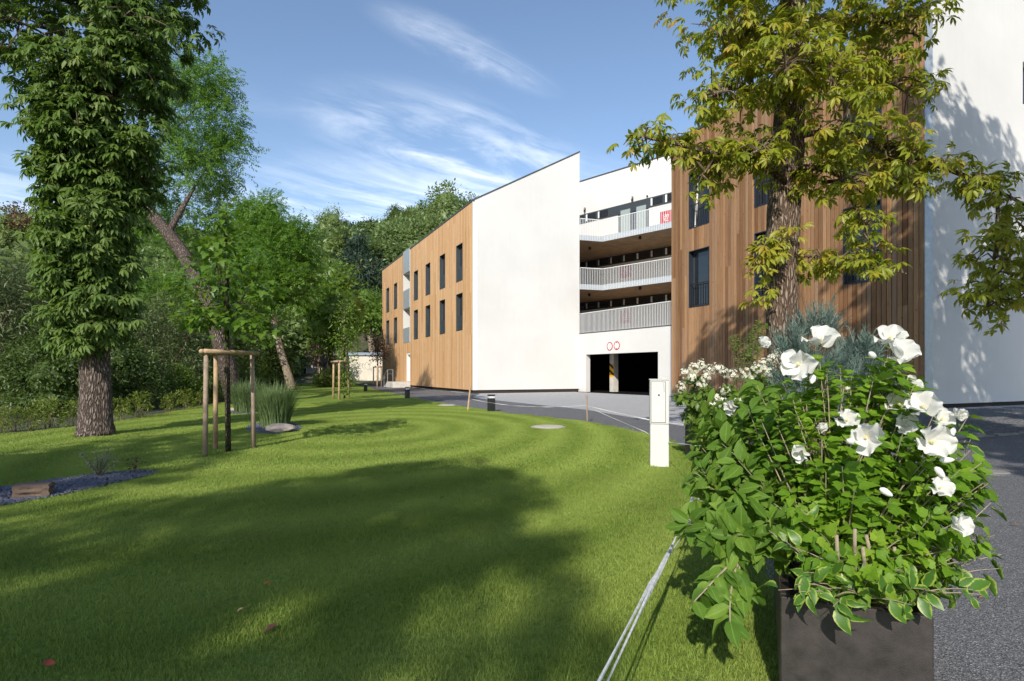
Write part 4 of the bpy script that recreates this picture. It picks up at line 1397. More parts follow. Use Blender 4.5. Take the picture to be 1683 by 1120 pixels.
# ------------------------------------------------------------------ trees
def chestnut(name, label, path, radii, twigs, mats, limbs=(), nsep=220, leaf_size=0.36, tint=(0, 1), fruits=0, per=(5, 8), group=None):
    """twigs: list of (position, outward direction); each carries a rosette of palmate leaves"""
    base = Vector(path[0])
    t_ = thing(name, base, label, 'tree', group)
    mb = MB()
    dense = []
    rad = []
    n = 30
    for i in range(n):
        u = i / (n - 1)
        dense.append(along(path, u))
        f = u * (len(radii) - 1); k = min(int(f), len(radii) - 2); rad.append(radii[k] * (1 - (f - k)) + radii[k + 1] * (f - k))
    mb.tube(dense, rad, 28, wob=0.07, seed=3, lobe=(0.07, 2, 0.8))
    # root flare
    mb.build('trunk', mats[0], t_, smooth=True)
    for lp, r0, r1 in limbs:
        mb = MB(); k = len(lp)
        mb.tube(lp, [r0 + (r1 - r0) * i / (k - 1) for i in range(k)], 8, wob=0.15, seed=5)
        mb.build('limb', mats[0], t_, smooth=True)
    # twigs
    tw = MB()
    P_, D_, N_, S_, T_ = [], [], [], [], []
    for p, o, tt, root in twigs:
        p = np.array(p); o = np.array(o)
        if root is not None:
            m_ = (Vector(root) + Vector(p)) / 2 + Vector((0, 0, 0.08))
            tw.tube([root, m_, Vector(p)], [0.018, 0.012, 0.006], 4, cap=False)
        for k in range(random.randint(*per)):
            a = rng.normal(size=3) * 0.75 + o * 0.9
            a[2] = a[2] * 0.5 + rng.uniform(-0.25, 0.25)
            a /= np.linalg.norm(a) + 1e-9
            s = leaf_size * rng.uniform(0.65, 1.15)
            q = p + a * s * rng.uniform(0.35, 0.75) + rng.normal(size=3) * 0.04
            d = a + np.array([0, 0, -rng.uniform(0.0, 0.5)])
            nn = np.array([0, 0, 1.0]) + o * rng.uniform(0.1, 1.0) + np.array([-0.05, -0.25, 0]) + rng.normal(size=3) * 0.25
            P_.append(q); D_.append(d); N_.append(nn); S_.append(s)
            T_.append(tint[0] + (tint[1] - tint[0]) * np.clip(0.5 * tt + 0.5 * rng.random() + rng.normal() * 0.06, 0, 1))
    P_, D_, N_, S_, T_ = map(np.array, (P_, D_, N_, S_, T_))
    if twigs and tw.v: tw.build('twigs', M['twig'], t_)['kind'] = 'stuff'
    dist = np.linalg.norm(P_ - np.array([0, 0, EYE]), axis=1)
    vis = (np.abs(P_[:, 0] / np.maximum(P_[:, 1], 0.1)) < 0.87) & ((P_[:, 2] - EYE) / np.maximum(P_[:, 1], 0.1) < 0.63) & (P_[:, 1] > 0)
    order = np.argsort(np.where(vis, dist, 1e6))
    sep = order[:nsep]; rest = order[nsep:]
    if nsep: leaf_objects(PALM, mats[1].name, mats[1], P_[sep], D_[sep], N_[sep], S_[sep], T_[sep], t_)
    foliage('crown', scatter(PALM, P_[rest], D_[rest], N_[rest], S_[rest], T_[rest]), mats[1], t_, base)
    if fruits:
        fb = MB()
        ico = [(0, 0, 1), (0.89, 0, 0.45), (0.28, 0.85, 0.45), (-0.72, 0.53, 0.45), (-0.72, -0.53, 0.45), (0.28, -0.85, 0.45), (0.72, 0.53, -0.45), (-0.28, 0.85, -0.45), (-0.89, 0, -0.45), (-0.28, -0.85, -0.45), (0.72, -0.53, -0.45), (0, 0, -1)]
        icf = [(0, 1, 2), (0, 2, 3), (0, 3, 4), (0, 4, 5), (0, 5, 1), (1, 6, 2), (2, 7, 3), (3, 8, 4), (4, 9, 5), (5, 10, 1), (6, 7, 2), (7, 8, 3), (8, 9, 4), (9, 10, 5), (10, 6, 1), (11, 7, 6), (11, 8, 7), (11, 9, 8), (11, 10, 9), (11, 6, 10)]
        for k in rng.choice(len(twigs), fruits, replace=False):
            p, o, _, _ = twigs[k]
            for j in range(random.randint(2, 4)):
                c = Vector(p) + Vector(o) * 0.12 + Vector((random.uniform(-.08, .08), random.uniform(-.08, .08), random.uniform(-.12, 0.02)))
                r = random.uniform(0.022, 0.032)
                fb.add([c + Vector(q) * r for q in ico], icf)
        fb.build('fruit', M['fruit'], t_, smooth=True)['kind'] = 'stuff'
    return t_


def twigs_around(path, z0, z1, rfun, n, thick=0.5):
    """twig ends around a stem; rfun(z, angle) = reach"""
    out = []
    zs = [Vector(p).z for p in path]
    for i in range(n):
        z = random.uniform(z0, z1)
        # point on stem at height z
        for k in range(len(path) - 1):
            if zs[k] <= z <= zs[k + 1]: break
        u = (z - zs[k]) / max(1e-6, zs[k + 1] - zs[k])
        u = min(1, max(0, u))
        c = Vector(path[k]) * (1 - u) + Vector(path[k + 1]) * u
        a = random.uniform(0, 2 * math.pi)
        r = rfun(z, a) * (thick + (1 - thick) * random.random() ** 0.6)
        o = Vector((math.cos(a), math.sin(a), 0.1))
        p = c + o * r; p.z = z
        out.append((p, o, random.random(), c + Vector((0, 0, -0.25 * r)) if random.random() < 0.5 else None))
    return out


# left chestnut: foliage hugs the trunk
dL = 11.9
pathL = [G(158, 716), G(158, 716) + Vector((0, 0, 0.28)), P(158, 640, dL), P(155, 540, dL), P(158, 430, dL), P(165, 300, dL), P(175, 150, dL), P(180, 0, dL), P(190, -200, dL), P(195, -380, dL)]
radL = [0.345, 0.285, 0.255, 0.235, 0.225, 0.27, 0.24, 0.21, 0.16, 0.08]


def reachL(z, a):
    c, s = math.cos(a), math.sin(a)
    # left / right half widths by height (metres)
    lo = np.interp(z, [1.6, 2.2, 2.8, 3.6, 5.0, 6.3, 7.0, 8.0, 9.5, 12, 13.5], [0.4, 0.85, 0.75, 0.82, 0.95, 1.25, 1.6, 2.5, 3.2, 2.5, 0.6])
    ro = np.interp(z, [1.6, 2.2, 2.8, 3.6, 5.0, 6.3, 7.0, 8.0, 9.5, 12, 13.5], [0.45, 0.8, 0.7, 0.78, 1.0, 1.25, 1.45, 1.5, 1.9, 2.2, 0.6])
    fr = np.interp(z, [1.6, 2.2, 3.6, 6, 9, 13.5], [0.4, 0.7, 0.85, 1.2, 1.8, 0.8])
    side = ro if c > 0 else lo
    return float(math.hypot(side * c, fr * s))




def branch_twigs(path, n, z0, z1, reach, per=(6, 11)):
    """clumped foliage: branches at random heights, twigs crowd their outer part"""
    tw, br = [], []
    zs = [Vector(p).z for p in path]
    for i in range(n):
        z = z0 + (z1 - z0) * (i + random.random()) / n
        k = max(j for j in range(len(path) - 1) if zs[j] <= z or j == 0)
        u = min(1, max(0, (z - zs[k]) / max(1e-6, zs[k + 1] - zs[k])))
        c = Vector(path[k]) * (1 - u) + Vector(path[k + 1]) * u
        a = random.uniform(0, 2 * math.pi) if random.random() < 0.45 else random.uniform(math.pi * 0.95, math.pi * 2.05)
        L = reach(z, a) * random.uniform(0.6, 1.25)
        o = Vector((math.cos(a), math.sin(a), 0.0))
        tip = c + o * L + Vector((0, 0, random.uniform(-0.25, 0.12) * L))
        pth = bez(c + Vector((0, 0, -0.30 * L)), c + o * L * 0.5 + Vector((0, 0, 0.02)), tip, 6)
        br.append((pth, 0.012 + 0.012 * L, 0.006))
        tb = random.random()
        for j in range(random.randint(*per)):
            q = along(pth, 0.35 + 0.65 * random.random() ** 0.7)
            sc_ = 0.09 + 0.12 * L
            p = q + Vector((random.gauss(0, sc_), random.gauss(0, sc_), random.gauss(0, 0.6 * sc_)))
            d = (p - c); d.z *= 0.4
            d = d.normalized() if d.length > 1e-3 else o
            tw.append((p, d, 0.6 * tb + 0.4 * random.random(), q if random.random() < 0.6 else None))
    return tw, br


tw, brL = branch_twigs(pathL, 105, 1.95, 6.3, lambda z, a: 0.66 * reachL(z, a), (8, 14))
t2, b2 = branch_twigs(pathL, 125, 5.6, 12.5, lambda z, a: 0.82 * reachL(z, a), (9, 15))
tw += t2; brL += b2
chestnut('chestnut_tree', 'tall dark green chestnut with leaves growing all along its thick trunk', pathL, radL, tw, (M['barkL'], M['leafL']), brL, nsep=260, leaf_size=0.315, fruits=30)

# right chestnut, turning yellow
dR = 9.5
pathR = [G(1302, 744), P(1296, 640, dR), P(1287, 560, dR), P(1285, 450, dR), P(1288, 350, dR), P(1295, 250, dR), P(1300, 120, dR), P(1305, -20, dR), P(1310, -200, dR), P(1312, -330, dR)]
radR = [0.36, 0.285, 0.26, 0.25, 0.245, 0.235, 0.21, 0.18, 0.12, 0.06]
twR = []
limbsR = []


def limb(pts, r0, r1, reach, n, dens=1.0, start=0.25):
    lp = [P(*q) for q in pts]
    lp2 = bez(lp[0], lp[1], lp[-1], 8) if len(lp) == 3 else lp
    limbsR.append((lp2, r0, r1))
    for i in range(n):
        u = start + (1 - start) * random.random()
        c = along(lp2, u)
        o = Vector((random.gauss(0, 1), random.gauss(0, 1), random.gauss(0, 0.55))).normalized()
        p = c + o * reach * random.random() ** 0.5
        twR.append((p, Vector((o.x, o.y, o.z * 0.3)), random.random(), c))


# limbs (photo column, row, depth)
limb([(1285, 290, 9.4), (1190, 250, 9.0), (1035, 222, 8.7)], 0.06, 0.012, 0.30, 34, start=0.30)
limb([(1288, 260, 9.4), (1210, 230, 9.2), (1150, 290, 8.9)], 0.05, 0.012, 0.42, 30)
limb([(1290, 180, 9.5), (1230, 120, 9.2), (1165, 160, 8.9)], 0.06, 0.012, 0.50, 44)
limb([(1295, 80, 9.5), (1230, 20, 9.2), (1185, 60, 8.9)], 0.06, 0.012, 0.55, 50)
limb([(1298, 0, 9.5), (1240, -80, 9.2), (1200, -20, 9.0)], 0.06, 0.012, 0.6, 40)
limb([(1300, 150, 9.4), (1300, 60, 8.6), (1290, 120, 8.1)], 0.05, 0.012, 0.6, 46)
limb([(1290, 300, 9.3), (1270, 220, 8.8), (1225, 260, 8.5)], 0.045, 0.012, 0.42, 26)
limb([(1300, 230, 9.4), (1380, 190, 9.3), (1500, 280, 9.0)], 0.06, 0.015, 0.46, 50)
limb([(1298, 150, 9.5), (1390, 80, 9.2), (1500, 160, 9.0)], 0.06, 0.012, 0.52, 56)
limb([(1300, 70, 9.5), (1400, 0, 9.2), (1510, 60, 9.1)], 0.06, 0.012, 0.55, 54)
limb([(1302, 0, 9.5), (1400, -80, 9.3), (1500, -20, 9.2)], 0.06, 0.012, 0.55, 40)
limb([(1300, 280, 9.3), (1350, 260, 9.0), (1420, 320, 8.8)], 0.045, 0.012, 0.36, 30)
limb([(1296, 420, 9.4), (1370, 420, 9.2), (1490, 450, 8.9)], 0.025, 0.008, 0.24, 24, start=0.2)
limb([(1350, 300, 9.3), (1430, 290, 9.1), (1520, 310, 8.9)], 0.035, 0.008, 0.30, 20, start=0.2)
limb([(1400, 330, 9.2), (1425, 370, 9.0), (1435, 420, 8.8)], 0.03, 0.008, 0.26, 16, start=0.2)
limb([(1300, 60, 9.2), (1380, 120, 8.5), (1400, 220, 8.2)], 0.05, 0.012, 0.55, 44)
# long limb out to the right with hanging foliage
limb([(1430, 235, 9.2), (1560, 270, 9.1), (1700, 345, 9.0)], 0.055, 0.02, 0.30, 40, start=0.25)
limb([(1640, 325, 9.0), (1640, 430, 8.9), (1620, 510, 8.8)], 0.028, 0.008, 0.36, 40, start=0.2)
limb([(1690, 340, 9.0), (1690, 430, 8.9), (1670, 500, 8.8)], 0.028, 0.008, 0.34, 26, start=0.1)
# suckers on the trunk
for (px, py) in ((1262, 400), (1248, 445), (1255, 480), (1290, 395), (1240, 420), (1268, 425)):
    for k in range(3):
        c = P(px, py, 9.1) + Vector((random.gauss(0, .08), random.gauss(0, .08), random.gauss(0, .08)))
        twR.append((c, Vector((-0.5, -0.8, 0.2)), 0.75 + 0.25 * random.random(), P(1285, py + 15, 9.4)))
# upper crown above the frame
for i in range(430):
    a = random.uniform(0, 6.283); z = random.uniform(7.0, 10.8)
    rr = np.interp(z, [7.0, 8.5, 10.8], [2.0, 2.3, 0.7]) * random.random() ** 0.5
    c = P(1303, -60, 9.5)
    twR.append((Vector((c.x + rr * math.cos(a), c.y + rr * math.sin(a), z)), Vector((math.cos(a), math.sin(a), 0.1)), random.random(), None))
chestR = chestnut('chestnut_tree', 'chestnut with yellowing leaves and rough brown trunk behind the flowering planters', pathR, radR, twR, (M['barkR'], M['leafR']), limbsR, nsep=290, leaf_size=0.285, fruits=60, per=(4, 6))

# ------------------------------------------------------------------ background trees
def broad_tree(name, label, path, radii, ells, nclump, per, cr, tmpls, size, mat, bark, cat='tree', group=None, limbs=6, limb_r=1.0, **kw):
    base = Vector(path[0])
    t_ = thing(name, base, label, cat, group)
    mb = MB()
    n = 12
    d = [along(path, i / (n - 1)) for i in range(n)]
    rr = [float(np.interp(i / (n - 1), np.linspace(0, 1, len(radii)), radii)) for i in range(n)]
    mb.tube(d, rr, 10, wob=0.12, seed=2)
    mb.build('trunk', bark, t_, smooth=True)
    if limbs:
        mb = MB()
        for k in range(limbs):
            e = ells[k % len(ells)]
            s0 = along(path, random.uniform(0.45, 0.95))
            tgt = Vector(e[0]) + Vector((random.gauss(0, .5) * e[1][0], random.gauss(0, .5) * e[1][1], random.gauss(0, .4) * e[1][2]))
            mid = (s0 + tgt) / 2 + Vector((0, 0, 0.3))
            mb.tube(bez(s0, mid, tgt, 6), [limb_r * q for q in (radii[-1] * 1.2 + 0.02, 0.9 * radii[-1] + 0.015, 0.04, 0.03, 0.02, 0.01)], 6, cap=False)
        mb.build('branch', bark, t_, smooth=True)
    foliage('crown', cloud(ells, nclump, per, cr, tmpls, size, **kw), mat, t_, base)
    return t_


def E_(px, py, d, rx, ry, rz, w=1.0, dd=0):
    """ellipsoid centred at a photo position and depth; radii in metres"""
    return (tuple(P(px, py, d)), (rx, ry, rz), w)


# leaning tree behind the left chestnut
dA = 23.0
broad_tree('leaning_tree', 'tall leaning tree with grey trunk behind the staked maple', [G(388, 664), P(345, 490, dA), P(290, 400, dA), P(215, 312, dA), P(190, 200, dA)],
           [0.40, 0.30, 0.24, 0.19, 0.10],
           [E_(318, 190, 24, 1.7, 2.0, 2.3, 1.6), E_(345, 265, 24, 1.3, 1.6, 1.5, 1.0), E_(300, 120, 24, 1.0, 1.3, 0.9, 0.6), E_(348, 130, 24, 0.9, 1.2, 0.9, 0.6), E_(372, 200, 24, .6, 1.2, 1.0, .5), E_(290, 300, 25.5, 1.9, 1.6, 1.8, 1.2), E_(325, 380, 26, 1.4, 1.4, 1.5, 0.9), E_(230, 400, 26.5, 1.9, 1.5, 2.3, 1.1), E_(210, 250, 26.5, 2, 1.5, 2.5, .8),
            E_(250, 500, 26.5, 1.9, 1.5, 1.6, 0.8), E_(330, 470, 26.5, 1.4, 1.2, 1.2, 0.6)],
           230, 34, 0.30, PINN, 0.36, M['leafA'], M['barkL'], limbs=9, shell=0.35)
# second trunk of the clump
dB = 43.0
broad_tree('leaning_tree', 'leaning tree with pale bare trunk at the far edge of the lawn', [G(481, 641.2), P(462, 580, dB), P(447, 515, dB), P(440, 440, dB), P(440, 380, dB)],
           [0.34, 0.24, 0.20, 0.14, 0.07],
           [E_(450, 425, 43, 2.9, 2.8, 2.4, 1.5), E_(415, 385, 44, 2.6, 2.4, 2.2, 1), E_(478, 395, 43, 2.0, 2.0, 2.0, 0.8), E_(437, 352, 44, 1.7, 1.8, 1.2, 0.6), E_(405, 355, 44, 1.2, 1.5, 1.0, 0.4), E_(440, 480, 42, 3.4, 2.2, 1.5, 1.0), E_(490, 450, 43, 2.0, 1.8, 1.8, .7), E_(400, 460, 43, 2.2, 2.0, 2.0, .8)],
           230, 34, 0.42, PINN, 0.52, M['leafA'], M['barkP'], limbs=8, shell=0.45, core=0.55)
broad_tree('broadleaf_tree', 'fresh green rounded tree right of the leaning pale trunk', [G(540, 633), P(545, 560, 56), P(545, 480, 56)], [0.3, 0.22, 0.1],
           [E_(545, 462, 56, 2.6, 2.6, 2.0, 1), E_(520, 500, 56, 2.8, 2.4, 2.4, 1), E_(565, 510, 55, 2.6, 2.4, 2.6, 1), E_(530, 545, 55, 2.4, 2.2, 1.8, .9)],
           150, 30, 0.5, SMALL, 0.42, M['leafB'], M['barkL'], shell=0.5, core=0.65)
broad_tree('broadleaf_tree', 'round tree with light grey trunk close to the timber facade end', [P(612, 625, 80), P(612, 575, 80), P(607, 545, 80), P(605, 510, 80)], [0.55, 0.45, 0.40, 0.2],
           [E_(600, 505, 80, 3.0, 3.0, 3.0, 1), E_(622, 520, 80, 2.6, 2.6, 2.6, 1), E_(585, 525, 80, 2.2, 2.2, 2.2, .6)], 110, 28, 0.6, SMALL, 0.5, M['leafB'], M['barkP'], shell=0.5, core=0.65)
broad_tree('pine_tree', 'blue green pine on the slope left of the timber facade', [P(598, 600, 92), P(596, 500, 92), P(592, 420, 92)], [0.5, 0.4, 0.12],
           [E_(590, 440, 92, 3.6, 3, 2.4, 1), E_(612, 455, 92, 3.4, 3, 2.0, 1), E_(570, 462, 92, 2.6, 3, 1.8, .7), E_(605, 480, 92, 4.0, 3, 1.6, .8)], 120, 30, 0.7, LANCE, 0.8, M['leafP'], M['barkL'], shell=0.3)


# shared shrub shapes for the belt along the lawn
def shrub_proto(name, ells, nclump, per, cr, tmpls, size, mat, stems, h, label, cat, group, **kw):
    t_ = thing(name, (0, 0, 0), label, cat, group)
    mb = MB()
    for k in range(stems):
        a = 2 * math.pi * k / stems + random.uniform(-.4, .4)
        tip = Vector((math.cos(a) * h * 0.25, math.sin(a) * h * 0.25, h * random.uniform(0.6, 0.85)))
        mb.tube(bez((math.cos(a) * .08, math.sin(a) * .08, -0.05), (tip.x * 0.4, tip.y * 0.4, tip.z * 0.6), tip, 6), [0.014 * h + .006, 0.012 * h, 0.010 * h, 0.008 * h, 0.006 * h, 0.003 * h], 6)
    mb.build('stem', M['twig'], t_)
    foliage('foliage', cloud(ells, nclump, per, cr, tmpls, size, **kw), mat, t_, (0, 0, 0))
    return t_


def place(proto, spots, first=[True]):
    """spots: (px, ground row or depth point, scale, turn, label)"""
    index_kids()
    for i, (x, y, s, rz, lab) in enumerate(spots):
        o = proto if i == 0 else copy_tree(proto)
        o.location = (x, y, 0); o.rotation_euler.z = rz; o.scale = (s, s, s) if not isinstance(s, tuple) else s
        if lab: o['label'] = lab


def sp(px, d, s, rz, lab): return ((px - CX) * d / FPX, d, s, rz, lab)


willow = shrub_proto('willow_shrub', [((0, 0, 2.2), (1.9, 1.9, 1.9), 1.2), ((0.7, 0.3, 3.4), (1.3, 1.3, 1.4), .8), ((-0.8, -0.2, 3.2), (1.2, 1.2, 1.3), .7), ((0.1, 0, 1.0), (2.0, 2.0, 0.9), .8)],
                     260, 30, 0.22, LANCE, 0.17, M['leafW'], 7, 4.2, 'x', 'shrub', 'grey green shrubs along the lawn edge', up=0.4, shell=0.35)
place(willow, [sp(35, 19.5, 1.10, 0.3, 'grey green willowy shrub at the left picture edge behind the low edging plants'),
               sp(120, 26, 1.15, 2.0, 'grey green willowy shrub directly behind the thick chestnut trunk'),
               sp(-60, 17.5, 1.2, 4.0, 'grey green willowy shrub cut off by the left picture edge'),
               sp(265, 24, 0.98, 1.1, 'speckled pale shrub between the chestnut trunk and the stake frame')])
darkb = shrub_proto('dark_shrub', [((0, 0, 1.6), (1.9, 1.9, 1.6), 1.0), ((0.9, 0.2, 2.3), (1.2, 1.2, 1.2), .6), ((-0.8, 0.4, 2.5), (1.2, 1.2, 1.2), .6), ((0, 0, 0.7), (2.1, 2.1, 0.7), .7)],
                    240, 28, 0.24, SMALL, 0.17, M['leafD'], 6, 3.2, 'x', 'shrub', 'dark shrubs forming the belt behind the lawn', shell=0.5, core=0.45)
place(darkb, [sp(85, 17.6, 0.72, 0.2, 'low dark shrub right of the leftmost willowy shrub'),
              sp(10, 24, 1.3, 1.2, 'tall dark shrub behind the leftmost willowy shrub'),
              sp(210, 21.0, 0.72, 2.2, 'low dark shrub just right of the thick chestnut trunk'),
              sp(180, 29, 1.5, 3.3, 'tall dark shrub far behind the thick chestnut trunk'),
              sp(320, 28, 1.05, 0.7, 'dark shrub behind the left post of the near stake frame'),
              sp(300, 38, 1.9, 4.1, 'very tall dark shrub filling the gap left of the leaning grey trunk'),
              sp(360, 33, 1.2, 5.0, 'dark shrub behind the leaning grey trunk'),
              sp(400, 47, 1.25, 1.6, 'dark shrub between the two leaning trunks'),
              sp(405, 52, 2.2, 2.5, 'very tall dark shrub beyond the two leaning trunks'),
              sp(440, 52, 0.95, 3.9, 'dark low shrub left of the pale leaning trunk'),
              sp(-40, 30, 1.9, 0.9, 'very tall dark shrub beyond the left picture edge'),
              sp(90, 40, 2.3, 4.6, 'very tall dark shrub glimpsed over the willowy shrubs'),
              sp(240, 46, 2.3, 2.9, 'very tall dark shrub glimpsed behind the speckled pale shrub')])
hedge = shrub_proto('bright_shrub', [((0, 0, 0.9), (1.0, 1.0, 0.9), 1), ((0.3, 0, 1.5), (0.6, 0.6, 0.6), .5)], 120, 24, 0.16, SMALL, 0.15, M['leafB'], 5, 1.6, 'x', 'shrub', 'leafy shrubs at the lawn edge', shell=0.4)
place(hedge, [sp(425, 46, 0.9, 0.2, 'bright leafy shrub left of the pale trunk base'),
              sp(300, 23.5, 0.75, 2.6, 'bright leafy shrub behind the left posts of the near stake frame'),
              sp(345, 25.5, 0.7, 0.9, 'bright leafy shrub at the foot of the leaning grey trunk')])
fern = shrub_proto('edging_plant', [((0, 0, 0.30), (0.34, 0.34, 0.28), 1), ((0.16, 0, 0.55), (0.16, 0.16, 0.25), .5), ((-0.18, 0.1, 0.5), (0.14, 0.14, 0.25), .4)], 42, 13, 0.06, LANCE, 0.10, M['leafY'], 6, 0.7, 'x', 'plant', 'low yellow green edging plants along the lawn', up=0.5, outw=0.9)
place(fern, [sp(22, 12.9, 0.65, 0, 'yellow green edging plant nearest the left picture edge'), sp(50, 13.1, 0.7, 1, 'spiky yellow green edging plant second from the left picture edge'),
             sp(80, 13.6, 0.9, 2, 'yellow green edging plant with long shoots left of the chestnut trunk'), sp(124, 14.4, 0.75, 3, 'yellow green edging plant close to the left side of the chestnut trunk'),
             sp(200, 15.9, 0.75, 4, 'yellow green edging plant close to the right side of the chestnut trunk'), sp(230, 16.6, 0.95, 5, 'yellow green edging plant between chestnut trunk and stake frame'),
             sp(278, 19.4, 0.75, 0.5, 'yellow green edging plant behind the stake frame, farther left'), sp(305, 20.6, 0.9, 1.5, 'yellow green edging plant behind the left stake post'),
             sp(330, 22.2, 0.7, 2.5, 'yellow green edging plant behind the second stake post'), sp(-2, 12.6, 0.7, 5.5, 'yellow green edging plant cut by the left picture edge')])

# hill forest: instanced crowns, one mass
def forest_source(name, mat, ells, n, per, cr, tm, size, **kw):
    V, F, T, E = cloud(ells, n, per, cr, tm, size, **kw)
    o = put(name, mesh_np(name, V, F, T, E), mat, None, None, PROTO)
    return o


FOR = bpy.data.collections.new('forest_sources')


def src(coll, o):
    coll.objects.link(o); PROTO.objects.unlink(o)


src(FOR, forest_source('a_crown', M['leafF'], [((0, 0, 4.0), (3.0, 3.0, 3.2), 1), ((1.2, .4, 6.3), (1.9, 1.9, 1.7), .5), ((-1.4, -.5, 5.6), (1.9, 1.9, 1.8), .5)], 95, 24, 0.66, SMALL, 1.0, shell=0.7, up=0.5, core=0.74))
src(FOR, forest_source('b_crown', M['leafF'], [((0, 0, 3.6), (3.4, 3.2, 2.8), 1), ((0.6, -.8, 5.6), (2.2, 2.0, 1.6), .6)], 90, 24, 0.66, SMALL, 1.0, shell=0.7, up=0.5, core=0.74))
src(FOR, forest_source('c_crown', M['leafF'], [((0, 0, 4.6), (2.5, 2.5, 4.0), 1), ((0.3, 0, 8.0), (1.3, 1.3, 1.6), .35)], 90, 24, 0.62, SMALL, 1.0, shell=0.7, up=0.5, core=0.74))
src(FOR, forest_source('d_crown', M['leafP'], [((0, 0, 3.0), (2.6, 2.6, 1.6), 1), ((0, 0, 5.5), (1.9, 1.9, 1.8), .8), ((0, 0, 8.0), (1.0, 1.0, 1.8), .5)], 85, 24, 0.5, LANCE, 0.9, shell=0.5, core=0.6))


def gn_scatter(name, pts, rots, scl, idx, coll, mat=None):
    me = bpy.data.meshes.new(name)
    me.vertices.add(len(pts)); me.vertices.foreach_set('co', np.asarray(pts, np.float32).ravel())
    a = me.attributes.new('rot', 'FLOAT_VECTOR', 'POINT'); a.data.foreach_set('vector', np.asarray(rots, np.float32).ravel())
    a = me.attributes.new('scl', 'FLOAT_VECTOR', 'POINT'); a.data.foreach_set('vector', np.asarray(scl, np.float32).ravel())
    a = me.attributes.new('idx', 'INT', 'POINT'); a.data.foreach_set('value', np.asarray(idx, np.int32))
    o = put(name, me, None)
    ng = bpy.data.node_groups.new(name, 'GeometryNodeTree')
    ng.interface.new_socket('Geometry', in_out='INPUT', socket_type='NodeSocketGeometry')
    ng.interface.new_socket('Geometry', in_out='OUTPUT', socket_type='NodeSocketGeometry')
    N = ng.nodes
    gi, go = N.new('NodeGroupInput'), N.new('NodeGroupOutput')
    ci = N.new('GeometryNodeCollectionInfo'); ci.inputs['Collection'].default_value = coll
    ci.inputs['Separate Children'].default_value = True; ci.inputs['Reset Children'].default_value = True
    ip = N.new('GeometryNodeInstanceOnPoints'); ip.inputs['Pick Instance'].default_value = True

    def attr(nm, ty):
        q = N.new('GeometryNodeInputNamedAttribute'); q.data_type = ty; q.inputs['Name'].default_value = nm
        return q.outputs['Attribute']
    er = N.new('FunctionNodeEulerToRotation')
    ng.links.new(attr('rot', 'FLOAT_VECTOR'), er.inputs[0])
    ng.links.new(gi.outputs[0], ip.inputs['Points']); ng.links.new(ci.outputs[0], ip.inputs['Instance'])
    ng.links.new(attr('idx', 'INT'), ip.inputs['Instance Index']); ng.links.new(er.outputs[0], ip.inputs['Rotation'])
    ng.links.new(attr('scl', 'FLOAT_VECTOR'), ip.inputs['Scale']); ng.links.new(ip.outputs[0], go.inputs[0])
    md = o.modifiers.new('scatter', 'NODES'); md.node_group = ng
    return o


fp = []
y = 66.0
while y < 186:
    x = -175.0
    while x < 75:
        xx, yy = x + random.uniform(-2, 2), y + random.uniform(-2, 2)
        r_ = xx / yy
        if (-0.30 < r_ < -0.2 and yy < 113) or (-0.41 < r_ <= -0.30 and yy < 86): x += 4.6; continue
        if hill_h(xx, yy) > 0.5 and abs(xx / yy) < 1.0: fp.append((xx, yy, hill_h(xx, yy) - 1.2))
        x += 4.6
    y += 4.6
# flat woodland strip at the foot of the hill on the left
for k in range(70):
    yy = random.uniform(50, 70); xx = -yy * random.uniform(0.48, 0.95)
    fp.append((xx, yy, -0.6))
n = len(fp)
s0 = rng.uniform(0.75, 1.25, n)
forest = gn_scatter('hillside_forest', fp, np.c_[np.zeros(n), np.zeros(n), rng.uniform(0, 6.28, n)], np.c_[s0, s0, s0 * rng.uniform(0.85, 1.15, n)],
                    rng.choice(4, n, p=[0.36, 0.34, 0.2, 0.10]), FOR)
tag(forest, 'dense green wood covering the hillside behind the building', 'forest', kind='stuff')
# single trees that stand out on the skyline
def sky_tree(px, py_top, d, rx, lab, mat, name='skyline_tree', rz=None, seed=0):
    top = P(px, py_top, d); rz = rz or rx * 1.0
    cz = top.z - rz
    base = Vector((top.x, d, hill_h(top.x, d) - 0.5))
    ells = [((top.x, d, cz), (rx, rx, rz), 1.0), ((top.x - rx * .55, d - .5, cz - rz * .5), (rx * .65, rx * .65, rz * .6), .6), ((top.x + rx * .55, d - .5, cz - rz * .45), (rx * .65, rx * .65, rz * .6), .6), ((top.x + rx * .1, d - rx * .5, cz - rz * .2), (rx * .6, rx * .5, rz * .6), .5)]
    return broad_tree(name, lab, [base, Vector((top.x, d, cz))], [0.45, 0.25], ells, 210, 28, rx * 0.12, SMALL, rx * 0.12, mat, M['barkL'], limbs=4, shell=0.6, core=0.62)


sky_tree(733, 304, 150, 8.0, 'big round tree standing above the roofline of the timber wing', M['leafF'], rz=8.5)
sky_tree(697, 336, 152, 4.5, 'smaller tree at the left foot of the big round skyline tree', M['leafF'])
sky_tree(776, 322, 152, 4.0, 'dark tree crown just above the start of the white gable slope', M['leafF'])
sky_tree(652, 338, 158, 3.0, 'small dark tree standing alone on the ridge line', M['leafD'])
sky_tree(545, 342, 158, 5.0, 'broad tree on the ridge above the middle trees', M['leafF'])
sky_tree(42, 338, 120, 4.6, 'rusty brown dying tree on the ridge at far left', M['leafBrown'])
sky_tree(10, 345, 118, 5.5, 'green tree on the ridge beside the rusty brown one', M['leafF'])

